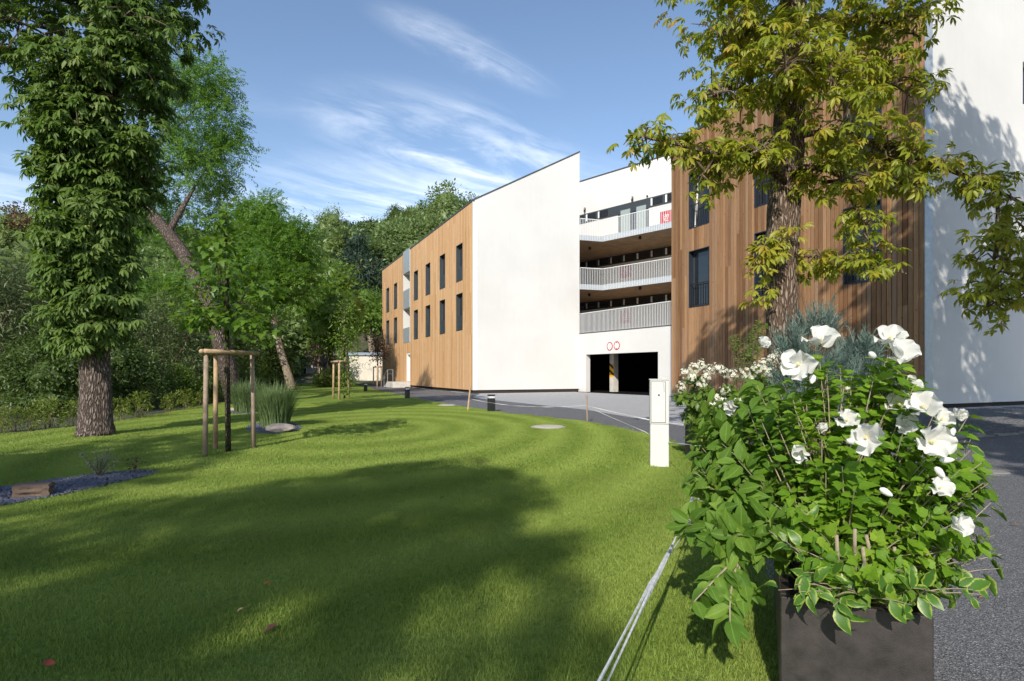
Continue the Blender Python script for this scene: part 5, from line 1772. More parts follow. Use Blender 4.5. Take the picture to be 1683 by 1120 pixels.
# ------------------------------------------------------------------ houses behind the garden
def quad_house(name, label, cat, x0, x1, y0, y1, z0, z1, wall, roof, roofz, wins=(), ov=0.15):
    t_ = thing(name, ((x0 + x1) / 2, y0, z0), label, cat)
    mb = MB(); mb.box(x0, x1, y0, y1, z0, z1); mb.build('wall', wall, t_)
    mb = MB()
    if roofz > 0.5:
        ym = (y0 + y1) / 2
        pr = [(y0 - ov, z1 + .004), (ym, z1 + roofz), (y1 + ov, z1 + .004)]
        vs = [(x, y, z) for x in (x0 - ov, x1 + ov) for y, z in pr]
        mb.add(vs, [(0, 2, 1), (3, 4, 5), (0, 1, 4, 3), (1, 2, 5, 4), (2, 0, 3, 5)])
    else: mb.box(x0 - ov, x1 + ov, y0 - ov, y1 + ov, z1 + .004, z1 + roofz)
    mb.build('roof', roof, t_)
    for (a, b, c, d) in wins:
        mb = MB(); mb.box(a, b, y0 - 0.03, y0 - 0.005, c, d); w = mb.build('window', M['white'], t_)
        mb = MB(); mb.box(a + .08, b - .08, y0 - 0.05, y0 - 0.031, c + .08, d - .08); mb.build('pane', M['glass'], w)
    return t_


def px_box(px0, px1, py0, py1, d):
    a, b = P(px0, py1, d), P(px1, py0, d)
    return a.x, b.x, min(a.z, b.z), max(a.z, b.z)


x0, x1, z0, z1 = px_box(574, 634, 617, 584.5, 72)
shed = quad_house('garden_shed', 'cream rendered shed with graffiti and blue grey roof left of the timber facade', 'shed', x0, x1, 72, 77, 0.0, z1, M['cream_wall'], M['tin'], 0.36, ov=0.2)
mb = MB()
gx, gz = P(590, 602, 72).x, P(590, 602, 72).z
for k, (cx_, w_, h_) in enumerate(((0.0, .42, .36), (0.62, .2, .34), (1.05, .34, .40), (1.5, .16, .5))):
    pts = [(gx + cx_ + w_ * math.cos(a), 71.985, gz + h_ * math.sin(a) + 0.1 * math.sin(3 * a + k)) for a in np.linspace(0.3 * k, 5.6, 14)]
    mb.tube(pts, 0.018, 4)
mb.build('graffiti', M['spray'], shed)
x0, x1, z0, z1 = px_box(573, 598, 575, 553, 102)
quad_house('white_house', 'white house with dark windows up the slope above the shed', 'house', x0, x1, 102, 108, z0 - 3.5, z1, M['housewhite'], M['roof'], 0.5,
           [(x0 + .5, x0 + 1.25, z0 + .3, z0 + 1.6), (x0 + 1.55, x0 + 2.2, z0 + .3, z0 + 1.6)])
x0, x1, z0, z1 = px_box(473, 481, 606, 588, 78)
quad_house('white_house', 'narrow white house wall under an orange roof right of the pale trunk', 'house', x0, x1, 78, 83, 0, z1, M['housewhite'], M['tile'], 0.9, [(x0 + .2, x0 + .5, .9, 1.5)])
x0, x1, z0, z1 = px_box(483, 514, 622, 600, 76)
quad_house('grey_house', 'low grey house with dark openings beyond the far stake frame', 'house', x0, x1, 76, 82, 0, z1, M['housegrey'], M['roof'], 0.4,
           [(x0 + .25, x0 + .75, 0.9, 1.9), (x0 + 1.2, x0 + 1.7, .9, 1.9)])

# ------------------------------------------------------------------ lawn grass, slate beds
BED1 = [g2(262, 777), g2(240, 783), g2(190, 795), g2(120, 811), g2(40, 826), g2(-60, 842), g2(-140, 845), g2(-150, 815), g2(0, 802), g2(60, 794), g2(130, 784), g2(190, 777), g2(235, 774)]
BED2 = [g2(498, 703), g2(485, 710), g2(450, 714.5), g2(415, 713), g2(404, 707), g2(410, 699), g2(440, 694), g2(480, 695)]
BED3 = [g2(440, 676), g2(410, 681), g2(376, 681), g2(368, 676), g2(385, 671), g2(425, 670)]
for nm, bd in (('slate_bed', BED1), ('slate_bed', BED2), ('slate_bed', BED3)):
    sheet(nm, bd, M['slatebed'], 0.006, cuts=False)


def chips(bed, n, size, label):
    b = np.array(bed); lo, hi = b.min(0), b.max(0)
    p = rng.uniform(lo, hi, size=(n * 4, 2)); p = p[in_poly(p, bed)][:n]
    k = len(p)
    # a flat five-sided chip
    a = np.linspace(0, 2 * np.pi, 6)[:-1]
    v = np.vstack([np.c_[np.cos(a), 0.6 * np.sin(a), np.zeros(5)], np.c_[0.8 * np.cos(a), 0.5 * np.sin(a), np.full(5, 0.28)]])
    f = [(5, 6, 7), (5, 7, 8), (5, 8, 9)] + [q for i in range(5) for q in ((i, (i + 1) % 5, 5 + (i + 1) % 5), (i, 5 + (i + 1) % 5, 5 + i))]
    d = np.c_[rng.normal(size=(k, 2)), rng.normal(size=k) * 0.25]
    n_ = np.c_[rng.normal(size=(k, 2)) * 0.35, np.ones(k)]
    V, F, T, E = scatter([(v, np.array(f), np.zeros(10))], np.c_[p, np.full(k, 0.008)], d, n_, size * rng.uniform(0.5, 1.4, k), rng.random(k))
    o = put('slate_chips', mesh_np('slate_chips', V, F, T, E), M['slate'])
    tag(o, label, 'gravel', kind='stuff')


chips(BED1, 5200, 0.030, 'dark slate chippings filling the long bed at the left')
chips(BED2, 1500, 0.032, 'dark slate chippings around the tall ornamental grass')
chips(BED3, 500, 0.035, 'dark slate chippings under the rear ornamental grass')

GR = bpy.data.collections.new('grass_sources')


def patch(name, size, nb, h, w):
    px = rng.uniform(-size / 2, size / 2, (nb, 2))
    hh = h * rng.uniform(0.45, 1.25, nb); ww = w * rng.uniform(0.6, 1.2, nb)
    ang = rng.uniform(0, 6.283, nb); lean = rng.uniform(0.1, 0.95, nb) * hh
    la = rng.uniform(0, 6.283, nb)
    base = np.c_[px, np.zeros(nb)]
    side = np.c_[np.cos(ang), np.sin(ang), np.zeros(nb)] * ww[:, None] / 2
    mid = base + np.c_[np.cos(la) * lean * 0.3, np.sin(la) * lean * 0.3, hh * 0.6]
    tip = base + np.c_[np.cos(la) * lean, np.sin(la) * lean, hh]
    V = np.stack([base - side, base + side, mid + side * 0.8, mid - side * 0.8, tip], axis=1).reshape(-1, 3)
    i = np.arange(nb)[:, None] * 5
    F = np.concatenate([i + np.array([0, 1, 2]), i + np.array([0, 2, 3]), i + np.array([3, 2, 4])])
    o = put(name, mesh_np(name, V, F, np.repeat(rng.random(nb), 5)), M['blade'], None, None, PROTO)
    src(GR, o)


for k in range(3): patch('a%d' % k, 0.26, 380, 0.023, 0.0028)
for k in range(3): patch('b%d' % k, 0.30, 230, 0.024, 0.0060)
for k in range(2): patch('c%d' % k, 0.12, 50, 0.036, 0.003)


def jitter_grid(x0, x1, y0, y1, st):
    xs, ys = np.meshgrid(np.arange(x0, x1, st), np.arange(y0, y1, st))
    p = np.c_[xs.ravel(), ys.ravel()]
    return p + rng.uniform(-st * 0.45, st * 0.45, p.shape)


def lawn_ok(p):
    m = in_poly(p, LAWN) & ~in_poly(p, BED1) & ~in_poly(p, BED2) & ~in_poly(p, BED3)
    for c, r in LAWN_HOLES: m &= np.hypot(p[:, 0] - c[0], p[:, 1] - c[1]) > r
    return m


LID1 = G(901, 703); LID2 = G(735, 667)
LAWN_HOLES = [((LID1.x, LID1.y), 0.42), ((LID2.x, LID2.y), 0.40), ((pathL[0].x, pathL[0].y), 0.36), ((1.97, 7.97), 0.14)]
pn = jitter_grid(-7.5, 3.0, 1.7, 7.6, 0.155); pn = pn[np.abs(pn[:, 0] / pn[:, 1]) < 0.98]; pn = pn[lawn_ok(pn)]
pm = jitter_grid(-15, 4, 7.6, 25, 0.20); pm = pm[np.abs(pm[:, 0] / pm[:, 1]) < 0.95]; pm = pm[lawn_ok(pm)]
ptuft = jitter_grid(-7.0, 3, 1.9, 7, 0.45); ptuft = ptuft[np.abs(ptuft[:, 0] / ptuft[:, 1]) < 0.98]; ptuft = ptuft[lawn_ok(ptuft)]
ptuft = ptuft[rng.random(len(ptuft)) < 0.25]
pts = np.vstack([pn, pm, ptuft]); n = len(pts)
idx = np.concatenate([rng.integers(0, 3, len(pn)), rng.integers(3, 6, len(pm)), rng.integers(6, 8, len(ptuft))])
zz = np.array([terr(x, y) for x, y in pts])
sgn = rng.uniform(0.8, 1.25, n)
sxy = rng.uniform(0.9, 1.15, n)
g_ = gn_scatter('lawn_grass', np.c_[pts, zz], np.c_[np.zeros(n), np.zeros(n), rng.uniform(0, 6.28, n)], np.c_[sxy, sxy, sgn], idx, GR)
tag(g_, 'short mown green grass blades covering the lawn', 'grass', kind='stuff')

# ------------------------------------------------------------------ lids, bollards, stakes, tape, cabinet
for c, r, lab in ((LID1, 0.36, 'round pale concrete cover set in the lawn near the garage drive'), (LID2, 0.32, 'pale flat cover in the lawn in front of the larch facade')):
    t_ = thing('manhole_cover', (c.x, c.y, 0), lab, 'manhole cover', 'covers in the lawn')
    mb = MB(); mb.lathe([(r + 0.05, 0.0), (r + 0.05, 0.02), (r + 0.006, 0.025), (r + 0.006, 0.0)], (c.x, c.y, 0), 32); mb.build('ring', M['rock'], t_, smooth=False)
    mb = MB(); mb.lathe([(r, 0.002), (r, 0.028), (r * 0.97, 0.034)], (c.x, c.y, 0), 32); mb.build('lid', M['lid'], t_)

bol = None
for px, py, lab in ((807.5, 676.5, 'black bollard light at the lawn edge in front of the white gable'), (669.5, 655.0, 'black bollard light in front of the larch facade beside the steps'), (600.8, 643.5, 'black bollard light farthest along the footpath')):
    c = G(px, py)
    if bol is None:
        bol = thing('bollard_light', (0, 0, 0), lab, 'bollard', 'bollard lights along the footpath')
        mb = MB(); mb.box(-0.11, 0.11, -0.09, 0.09, 0.0, 0.44); mb.build('post', M['bollard'], bol, bevel=0.012)
        mb = MB(); mb.box(-0.085, 0.085, -0.07, 0.07, 0.441, 0.51); mb.build('lens', M['rail'], bol)
        mb = MB(); mb.box(-0.11, 0.11, -0.09, 0.09, 0.511, 0.56); mb.build('cap', M['bollard'], bol, bevel=0.012)
        o = bol
    else:
        index_kids(); o = copy_tree(bol); o['label'] = lab
    o.location = (c.x, c.y, 0); o.rotation_euler.z = R(24)


def stake(name, base, h, r, lab, lean=(0, 0), mat=None, group=None):
    t_ = thing(name, base, lab, 'stake', group)
    b = Vector(base)
    mb = MB(); mb.tube([b + Vector((0, 0, -0.1)), b + Vector((lean[0], lean[1], h))], [r * 1.05, r], 7, wob=0.08); mb.build('shaft', mat or M['stake'], t_)
    mb = MB(); tp = b + Vector((lean[0], lean[1], h)); mb.tube([tp + Vector((0, 0, .001)), tp + Vector((0, 0, 0.03))], [r * 1.02, r * 0.55], 7); mb.build('tip', mat or M['stake'], t_)
    return t_


SA, SB_, SC_ = G(768.5, 674.5), G(965.5, 694), Vector((1.77, 5.3, 0))
stake('fence_stake', SA, 0.88, 0.03, 'thin pale wooden stake at the foot of the gable corner', (0.10, 0.05), group='wooden stakes carrying the tape')
stake('fence_stake', SB_, 0.70, 0.022, 'thin wooden stake in front of the garage', (-0.02, 0.02), M['stake_old'], group='wooden stakes carrying the tape')
stake('fence_stake', SC_, 0.74, 0.024, 'wooden stake half hidden by the leaves of the planter', (0.0, 0.03), group='wooden stakes carrying the tape')
stake('fence_stake', (0.02, 1.0, 0), 0.62, 0.024, 'wooden stake holding the near end of the silver tape', (0.0, 0.0), group='wooden stakes carrying the tape')


def ribbon(pts, w, mat, name, lab, twist=1.5, sag=0.0, n=60, phase=0.0):
    t_ = MB()
    V = []
    pts = [Vector(p) for p in pts]
    for i in range(n + 1):
        u = i / n
        p = along(pts, u); p = p + Vector((0, 0, -sag * 4 * u * (1 - u)))
        d = (along(pts, min(1, u + .01)) - along(pts, max(0, u - .01))).normalized()
        a = phase + twist * 2 * math.pi * u + 0.3 * math.sin(9 * u)
        s = d.cross(Vector((0, 0, 1))).normalized(); up = s.cross(d)
        q = s * math.cos(a) + up * math.sin(a)
        nn = d.cross(q)
        ww = w * (0.8 + 0.25 * math.sin(17 * u + 1))
        V += [p - q * ww / 2, p + nn * 0.004, p + q * ww / 2, p - nn * 0.0015]
    F = []
    for i in range(n):
        b = 4 * i
        for k in range(4): F.append((b + k, b + (k + 1) % 4, b + 4 + (k + 1) % 4, b + 4 + k))
    t_.add(V, F)
    o = t_.build(name, mat)
    tag(o, lab, 'tape')
    return o


top = lambda b, z: Vector((b[0], b[1], z))
ribbon([(0.03, 1.03, 0.46), (0.62, 2.5, 0.42), (1.05, 3.55, 0.40), (1.765, 5.27, 0.44)], 0.021, M['tape'], 'barrier_tape', 'silver barrier tape running from the lower picture edge to the planter stake, upper strand', 1.2, 0.02)
ribbon([(0.0, 1.03, 0.455), (0.60, 2.5, 0.41), (1.03, 3.45, 0.36), (1.745, 5.27, 0.25)], 0.015, M['tape'], 'barrier_tape', 'silver barrier tape strand ending lower on the planter stake', 0.9, 0.02, phase=1.2)
ribbon([SB_ + Vector((0, 0, 0.40)), G(1060, 706, 0.2) + Vector((0, 0, 0.0)), Vector((2.3, 9.0, 0.28)), SC_ + Vector((0, 0, 0.62))], 0.012, M['tapefar'], 'barrier_tape', 'white barrier tape drooping from the garage stake past the white cabinet', 2.5, 0.05)
ribbon([SB_ + Vector((0, 0, 0.42)), Vector((3.6, 14.0, 0.12)), Vector((4.8, 12.2, 0.1))], 0.012, M['tapefar'], 'barrier_tape', 'white barrier tape lying across the drive behind the white cabinet', 2.0, 0.03)
ribbon([SA + Vector((0.04, 0, 0.40)), SB_ + Vector((0, 0, 0.44))], 0.012, M['tapefar'], 'barrier_tape', 'white barrier tape between the gable corner stake and the garage stake', 2.5, 0.14)
ribbon([SA + Vector((0.04, 0, 0.60)), FL(14.6, 0.35, 1.2)], 0.012, M['tapefar'], 'barrier_tape', 'white barrier tape along the foot of the larch facade', 2.0, 0.1)

# white utility cabinet
cb = Vector((2.03, 7.95, 0)); ca = R(-11)
t_ = thing('utility_cabinet', cb, 'tall narrow white utility cabinet standing on the lawn', 'cabinet')
FC = Frame((cb.x, cb.y), (math.cos(ca), math.sin(ca)), (math.sin(ca), -math.cos(ca)))
mb = MB(); FC.box(mb, -0.125, 0.125, -0.05, 0.58, -0.24, 0.0); mb.build('pedestal', M['cabinet'], t_, bevel=0.006)
mb = MB(); FC.box(mb, -0.128, 0.128, 0.584, 1.19, -0.243, 0.0); mb.build('body', M['cabinet'], t_, bevel=0.008)
mb = MB(); FC.box(mb, -0.112, 0.078, 0.61, 1.165, 0.0014, 0.009); dr = mb.build('door', M['cabinet'], t_, bevel=0.003)
mb = MB(); FC.box(mb, -0.118, 0.084, 0.604, 1.171, 0.0003, 0.0012); mb.build('door_seam', M['black'], t_)
mb = MB(); mb.tube([FC(-0.01, 0.985, 0.009), FC(-0.01, 0.985, 0.014)], 0.013, 12); mb.build('lock', M['black'], dr)
mb = MB(); FC.box(mb, 0.052, 0.066, 1.04, 1.11, 0.0095, 0.02); FC.box(mb, 0.046, 0.062, 1.115, 1.185, 0.0095, 0.022); mb.build('latch', M['galv'], dr)
mb = MB(); FC.box(mb, -0.135, 0.135, 1.191, 1.205, -0.25, 0.008); lid_ = mb.build('top_cover', M['cabinet'], t_, bevel=0.004)
mb = MB(); FC.box(mb, 0.04, 0.075, 1.206, 1.226, -0.02, 0.004); mb.build('hinge', M['cabinet'], t_)


def stake_frame(label, corners, h, r, rails, group='timber frames holding young trees'):
    """three posts, half-round rails on top"""
    c = sum((Vector(p) for p in corners), Vector()) / len(corners)
    t_ = thing('tree_stake_frame', c, label, 'stake frame', group)
    for p in corners:
        p = Vector(p); tip = p + (c - p) * 0.06 + Vector((0, 0, h))
        mb = MB(); mb.tube([p + Vector((0, 0, -.1)), p + (tip - p) * 0.5, tip], [r * 1.08, r, r * 0.95], 9, wob=0.06); mb.build('post', M['stake_old'] if random.random() < .6 else M['stake'], t_, smooth=True)
    for i, j in rails:
        a = Vector(corners[i]); b = Vector(corners[j])
        a2 = a + (c - a) * 0.06 + Vector((0, 0, h - 0.04)); b2 = b + (c - b) * 0.06 + Vector((0, 0, h - 0.04))
        dr_ = (b2 - a2).normalized(); out = dr_.cross(Vector((0, 0, 1)))
        if out.dot(a - c) < 0: out = -out
        a2 += out * (r * 1.5) - dr_ * 0.08; b2 += out * (r * 1.5) + dr_ * 0.08
        mb = MB(); mb.tube([a2, (a2 + b2) / 2, b2], r * 0.95, 9, wob=0.05); mb.build('rail', M['stake'], t_, smooth=True)
    return t_


F1 = [G(337, 751), G(354, 739), G(417, 737)]
stake_frame('near timber stake frame of three posts around the young maple', F1, 1.66, 0.037, [(0, 2), (0, 1), (1, 2)])
F2 = [G(547.7, 655), G(557.4, 655.8), G(573, 653.6)]
F2[1] = G(557.4, 657.5)
stake_frame('middle timber stake frame on the lawn near the larch facade', F2, 1.85, 0.05, [(0, 2), (1, 2), (0, 1)])
F3 = [G(515, 631.5), G(525, 630), G(529.5, 631)]
stake_frame('small far timber stake frame left of the middle one', F3, 1.85, 0.06, [(0, 2), (1, 2)])
F4 = [G(613.5, 635.5), G(620, 637), G(627, 636)]
stake_frame('dark timber stake frame tucked against the end of the larch facade', F4, 1.8, 0.055, [(0, 2), (1, 2)])

# young trees in the frames
tb = G(375, 743)
pm_ = [tb, P(374, 640, 9.42), P(373, 560, 9.42), P(373, 470, 9.42), P(372, 350, 9.42)]
broad_tree('young_maple', 'young maple with bright green lobed leaves held by the near stake frame', pm_, [0.045, 0.042, 0.038, 0.03, 0.008],
           [E_(372, 520, 9.4, 0.62, 0.6, 0.30, 1.0), E_(325, 525, 9.3, 0.34, 0.4, 0.22, .5), E_(425, 535, 9.4, 0.38, 0.4, 0.22, .5), E_(372, 455, 9.4, 0.60, 0.55, 0.38, 1.0), E_(372, 400, 9.4, 0.42, 0.42, 0.35, .7), E_(372, 360, 9.4, 0.24, 0.24, 0.28, .35), E_(440, 480, 9.4, 0.30, 0.4, 0.25, .4), E_(310, 470, 9.4, 0.28, 0.35, 0.25, .35)],
           120, 9, 0.11, [MAPLE], 0.108, M['leafM'], M['barkM'], limbs=14, limb_r=0.3, shell=0.25, up=1.0, droop=0.35)
tb = G(566, 655)
broad_tree('young_tree', 'slim young tree with light green leaves in the middle stake frame', [tb, P(566, 560, 28.3), P(566, 490, 28.3)], [0.05, 0.04, 0.012],
           [E_(567, 560, 28.3, .75, .7, .8, 1), E_(568, 520, 28.3, .6, .6, .9, .8), E_(572, 600, 28.3, .55, .5, .6, .5), E_(572, 632, 28.2, .4, .4, .5, .35)], 90, 18, 0.16, SMALL, 0.14, M['leafB'], M['barkM'], limbs=4, shell=0.2)
tb = G(523, 630.8)
broad_tree('young_tree', 'small brownish young tree in the far stake frame', [tb, P(523, 600, 65), P(523, 540, 65)], [0.07, 0.06, 0.02],
           [E_(523, 575, 65, 1.4, 1.3, 1.5, 1), E_(524, 545, 65, .9, .9, 1.2, .6)], 70, 18, 0.3, SMALL, 0.26, M['leafRed'], M['barkP'], limbs=3, shell=0.2)
tb = G(621, 636)
broad_tree('young_tree', 'dark red leaved young tree against the end of the larch facade', [tb, P(621, 600, 51.5), P(621, 560, 51.5)], [0.06, 0.05, 0.02],
           [E_(622, 580, 51.5, .75, .9, 1.0, 1), E_(621, 560, 51.5, .6, .6, .8, .5)], 60, 16, 0.22, SMALL, 0.2, M['leafRed'], M['barkM'], limbs=3, shell=0.2)

# ------------------------------------------------------------------ ornamental grasses, rocks, bed plants
def reed_clump(name, label, base, r, h, n, spread, cat='grass'):
    t_ = thing(name, base, label, cat)
    b = np.array(base)
    ang = rng.uniform(0, 6.283, n); rad = r * np.sqrt(rng.random(n)) * 0.65
    hh = h * np.clip(rng.normal(0.85, 0.16, n), 0.4, 1.25); out = spread * rng.uniform(0.15, 1.35, n) * hh * (0.4 + rad / r)
    th = ang + rng.normal(size=n) * 0.5
    ns = 6
    V = np.zeros((n, ns * 2 + 1, 3))
    w = rng.uniform(0.006, 0.012, n)
    for k in range(ns + 1):
        u = k / ns
        x = rad * np.cos(ang) + out * np.cos(th) * u ** 1.8
        y = rad * np.sin(ang) + out * np.sin(th) * u ** 1.8
        z = hh * (u - 0.30 * np.clip(out / hh, 0, 1) * u ** 3)
        c = np.c_[x, y, z] + b
        if k == ns: V[:, ns * 2] = c
        else:
            sd = np.c_[-np.sin(th), np.cos(th), np.zeros(n)] * (w * (1 - 0.6 * u))[:, None]
            V[:, 2 * k] = c - sd; V[:, 2 * k + 1] = c + sd
    i = (np.arange(n) * (ns * 2 + 1))[:, None]
    F = []
    for k in range(ns - 1):
        F.append(i + np.array([2 * k, 2 * k + 1, 2 * k + 3])); F.append(i + np.array([2 * k, 2 * k + 3, 2 * k + 2]))
    F.append(i + np.array([2 * ns - 2, 2 * ns - 1, 2 * ns]))
    me = mesh_np('blades', V.reshape(-1, 3) - b, np.concatenate(F), np.repeat(rng.random(n), ns * 2 + 1))
    o = put('blades', me, M['reed'], t_, Vector(base)); o['kind'] = 'stuff'
    mb = MB(); mb.lathe([(r * 0.5, -0.02), (r * 0.45, 0.05), (r * 0.2, 0.09)], base, 12); mb.build('crown_base', M['soil'], t_)
    return t_


gc = G(453, 702)
reed_clump('ornamental_grass', 'tall clump of ornamental grass behind the flat boulder', (gc.x, gc.y, 0), 0.50, 1.02, 1500, 0.42)
gc2 = G(405, 678)
reed_clump('ornamental_grass', 'bushy clump of ornamental grass farther back beside the right stake post', (gc2.x, gc2.y, 0), 0.55, 1.05, 1300, 0.5)
gc3 = G(538, 633)
reed_clump('ornamental_grass', 'distant clump of ornamental grass left of the middle stake frame', (gc3.x, gc3.y + 2, 0), 1.0, 1.9, 500, 0.4)


def rock(name, label, c, size, mat, seed, rz=0.0, flat=False):
    r = np.random.default_rng(seed)
    bm = bmesh.new()
    if flat:
        bmesh.ops.create_cube(bm, size=2.0); bmesh.ops.subdivide_edges(bm, edges=bm.edges[:], cuts=4, use_grid_fill=True)
        for v in bm.verts:
            k = 0.06 * math.sin(v.co.z * 9 + v.co.x * 2) + r.normal() * 0.05
            v.co += v.co.normalized() * k
    else:
        bmesh.ops.create_icosphere(bm, subdivisions=3, radius=1.0)
        pl = unit(r.normal(size=(14, 3)))
        for v in bm.verts:
            q = np.array(v.co)
            for p_ in pl:
                dd = q @ p_ - 0.72
                if dd > 0: q = q - p_ * dd * 0.85
            v.co = Vector(q * (1 + r.normal() * 0.02))
    for v in bm.verts: v.co = Vector((v.co.x * size[0], v.co.y * size[1], v.co.z * size[2]))
    bmesh.ops.rotate(bm, verts=bm.verts[:], cent=(0, 0, 0), matrix=Matrix.Rotation(rz, 3, 'Z'))
    me = bpy.data.meshes.new(name); bm.to_mesh(me); bm.free()
    o = put(name, me, mat, None, Vector(c) + Vector((0, 0, size[2] * 0.72)))
    return tag(o, label, 'rock')


rc = G(459, 711); rock('boulder', 'flat pale boulder in front of the tall ornamental grass', (rc.x, rc.y, 0), (0.36, 0.2, 0.115), M['rock'], 5, 0.1)
rc = G(381, 676); rock('boulder', 'small pale stone behind the right stake post', (rc.x, rc.y, 0), (0.22, 0.14, 0.07), M['rock'], 8, 0.4)
rc = G(47, 818); rock('stone_block', 'brown squared stone block in the slate bed at left', (rc.x, rc.y + .06, 0), (0.15, 0.13, 0.075), M['rock_b'], 3, 0.5, True)

sh = G(162, 784)
t_ = thing('silvery_shrub', sh, 'small silvery twiggy shrub in the left slate bed', 'shrub')
mb = MB(); P_, D_, N_ = [], [], []
for k in range(20):
    a = random.uniform(0, 6.283); L = random.uniform(0.22, 0.42); o = random.uniform(0.15, 0.85)
    tip = sh + Vector((math.cos(a) * L * o, math.sin(a) * L * o, L * (1.1 - o * 0.55)))
    pth = bez(sh + Vector((0, 0, -.01)), (sh + tip) / 2 + Vector((0, 0, .05)), tip, 6)
    mb.tube(pth, [0.004, 0.0035, 0.003, 0.0025, 0.002, 0.001], 4, cap=False)
    for j in range(22):
        u = random.uniform(0.25, 1); P_.append(along(pth, u)); D_.append(rnd_dir(1)[0] + np.array([0, 0, .5])); N_.append(rnd_dir(1)[0] + np.array([0, 0, .6]))
mb.build('stem', M['twig'], t_)['kind'] = 'stuff'
k = len(P_)
foliage('foliage', scatter(LANCE, np.array(P_), np.array(D_), np.array(N_), rng.uniform(0.028, 0.05, k), rng.random(k)), M['silver'], t_, sh)
sh = G(220, 779)
t_ = thing('seedling', sh, 'small reddish seedling at the right tip of the slate bed', 'plant')
mb = MB(); mb.tube([sh, sh + Vector((0.01, 0, 0.2))], [0.005, 0.002], 5); mb.build('stem', M['twig'], t_)
k = 40
foliage('foliage', scatter(SMALL, np.array(sh) + np.c_[rng.normal(size=(k, 2)) * 0.045, rng.uniform(0.02, 0.2, k)], rnd_dir(k), rnd_dir(k) + np.array([0, 0, 1]), rng.uniform(0.03, 0.06, k), rng.random(k)), M['leafRed'], t_, sh)
tg = G(513, 637.5)
t_ = thing('fern_clump', (tg.x + 1.0, tg.y + 2, 0), 'bright yellow green fern clump at the far lawn edge', 'fern')
V = cloud([((tg.x + 1.0, tg.y + 2, 0.75), (1.3, 1.0, 0.75), 1)], 70, 16, 0.22, LANCE, 0.4, up=.5, outw=.9)
foliage('foliage', V, M['leafY'], t_, (tg.x + 1, tg.y + 2, 0))
mb = MB()
for k in range(6): mb.tube([(tg.x + 1, tg.y + 2, -.02), (tg.x + 1 + math.cos(k) * .4, tg.y + 2 + math.sin(k) * .3, .6)], [.03, .012], 5)
mb.build('stem', M['twig'], t_)

# fallen leaves
FCOL = dict(orange=(0.45, 0.15, 0.03), pale=(0.50, 0.36, 0.20), dark=(0.10, 0.035, 0.025), red=(0.30, 0.04, 0.025), rusty=(0.34, 0.11, 0.035), brown=(0.22, 0.11, 0.05))
FMAT = {k: m_plain('fallen_leaf_' + k, c, 0.7, 0.4, 25) for k, c in FCOL.items()}
for i, (px, py, lab) in enumerate(((441, 967, 'orange fallen leaf in the middle of the shaded lawn'), (390, 1020, 'pale rounded fallen leaf left of the dark red one'), (455, 1041, 'dark red fallen leaf near the bottom of the lawn'), (727, 823, 'brown fallen leaf at the edge of the lawn shade'),
                                   (668, 720, 'rusty fallen leaf among the mower tracks'), (983, 701, 'orange fallen leaf beside the drive edge'), (986, 711, 'brown fallen leaf just below the orange one by the drive'), (1000, 747, 'dark fallen leaf left of the white cabinet'), (73, 1104, 'red fallen leaf at the lower left'),
                                   (1617, 983, 'curled brown fallen leaf on the asphalt right of the planter'), (1541, 993, 'small orange fallen leaf on the asphalt beside the planter'), (1660, 863, 'brown fallen leaf on the asphalt near the right picture edge'))):
    c = G(px, py); c.z += 0.045 if c.x < 1.3 else 0.0
    c = c if c.x < 1.3 else G(px, py)
    v, f, e = palmate(5, i) if i % 3 == 0 else OVATE[i % 3]
    s_ = 0.05 + 0.025 * random.random()
    m_ = np.array(Euler((random.uniform(-.4, .4), random.uniform(-.5, .2), random.uniform(0, 6))).to_matrix())
    me = mesh_np('fallen_leaf', (v * s_) @ m_.T, f, np.full(len(v), .5), e)
    fm = next(FMAT[w] for w in lab.replace('small ', '').replace('curled ', '').split() if w in FMAT)
    o = put('fallen_leaf', me, fm, None, (c.x, c.y, c.z + (0.0 if c.x < 1.3 else 0.012)))
    tag(o, lab, 'leaf', 'fallen leaves')

# ------------------------------------------------------------------ granite setts in arcs at the right of the court
def setts():
    v = np.array([(-.5, -.5, 0), (.5, -.5, 0), (.5, .5, 0), (-.5, .5, 0), (-.36, -.36, .2), (.36, -.36, .2), (.36, .36, .2), (-.36, .36, .2)], float)
    f = np.array([(4, 5, 6), (4, 6, 7)] + [q for i in range(4) for q in ((i, (i + 1) % 4, 4 + (i + 1) % 4), (i, 4 + (i + 1) % 4, 4 + i))])
    pos, d = [], []
    for col in range(6):
        for row in range(60):
            for k in range(12):
                t = (k + .5) / 12
                x = 7.9 + col * 1.32 + t * 1.32; y = 9.75 + row * 0.112 + 0.34 * math.sin(math.pi * t) - 0.13 * (x - 7.9)
                if y < 9.95 - 0.13 * (x - 7.9) or y > 14.6 + 0.43 * (x - 10.8): continue
                pos.append((x, y, terr(x, y) - 0.012)); sl = 0.34 * math.pi * math.cos(math.pi * t) / 1.32
                d.append((1, sl, 0))
    n = len(pos)
    V, F, T, E = scatter([(v, f, np.zeros(8))], np.array(pos), np.array(d) + rng.normal(size=(n, 3)) * [0.04, 0.04, 0.02], np.tile([0., 0, 1], (n, 1)) + rng.normal(size=(n, 3)) * 0.03, rng.uniform(0.094, 0.106, n), rng.random(n))
    o = put('granite_setts', mesh_np('granite_setts', V, F, T, E), M['sett'])
    tag(o, 'dark granite setts laid in arcs before the white end wall', 'paving', kind='stuff')


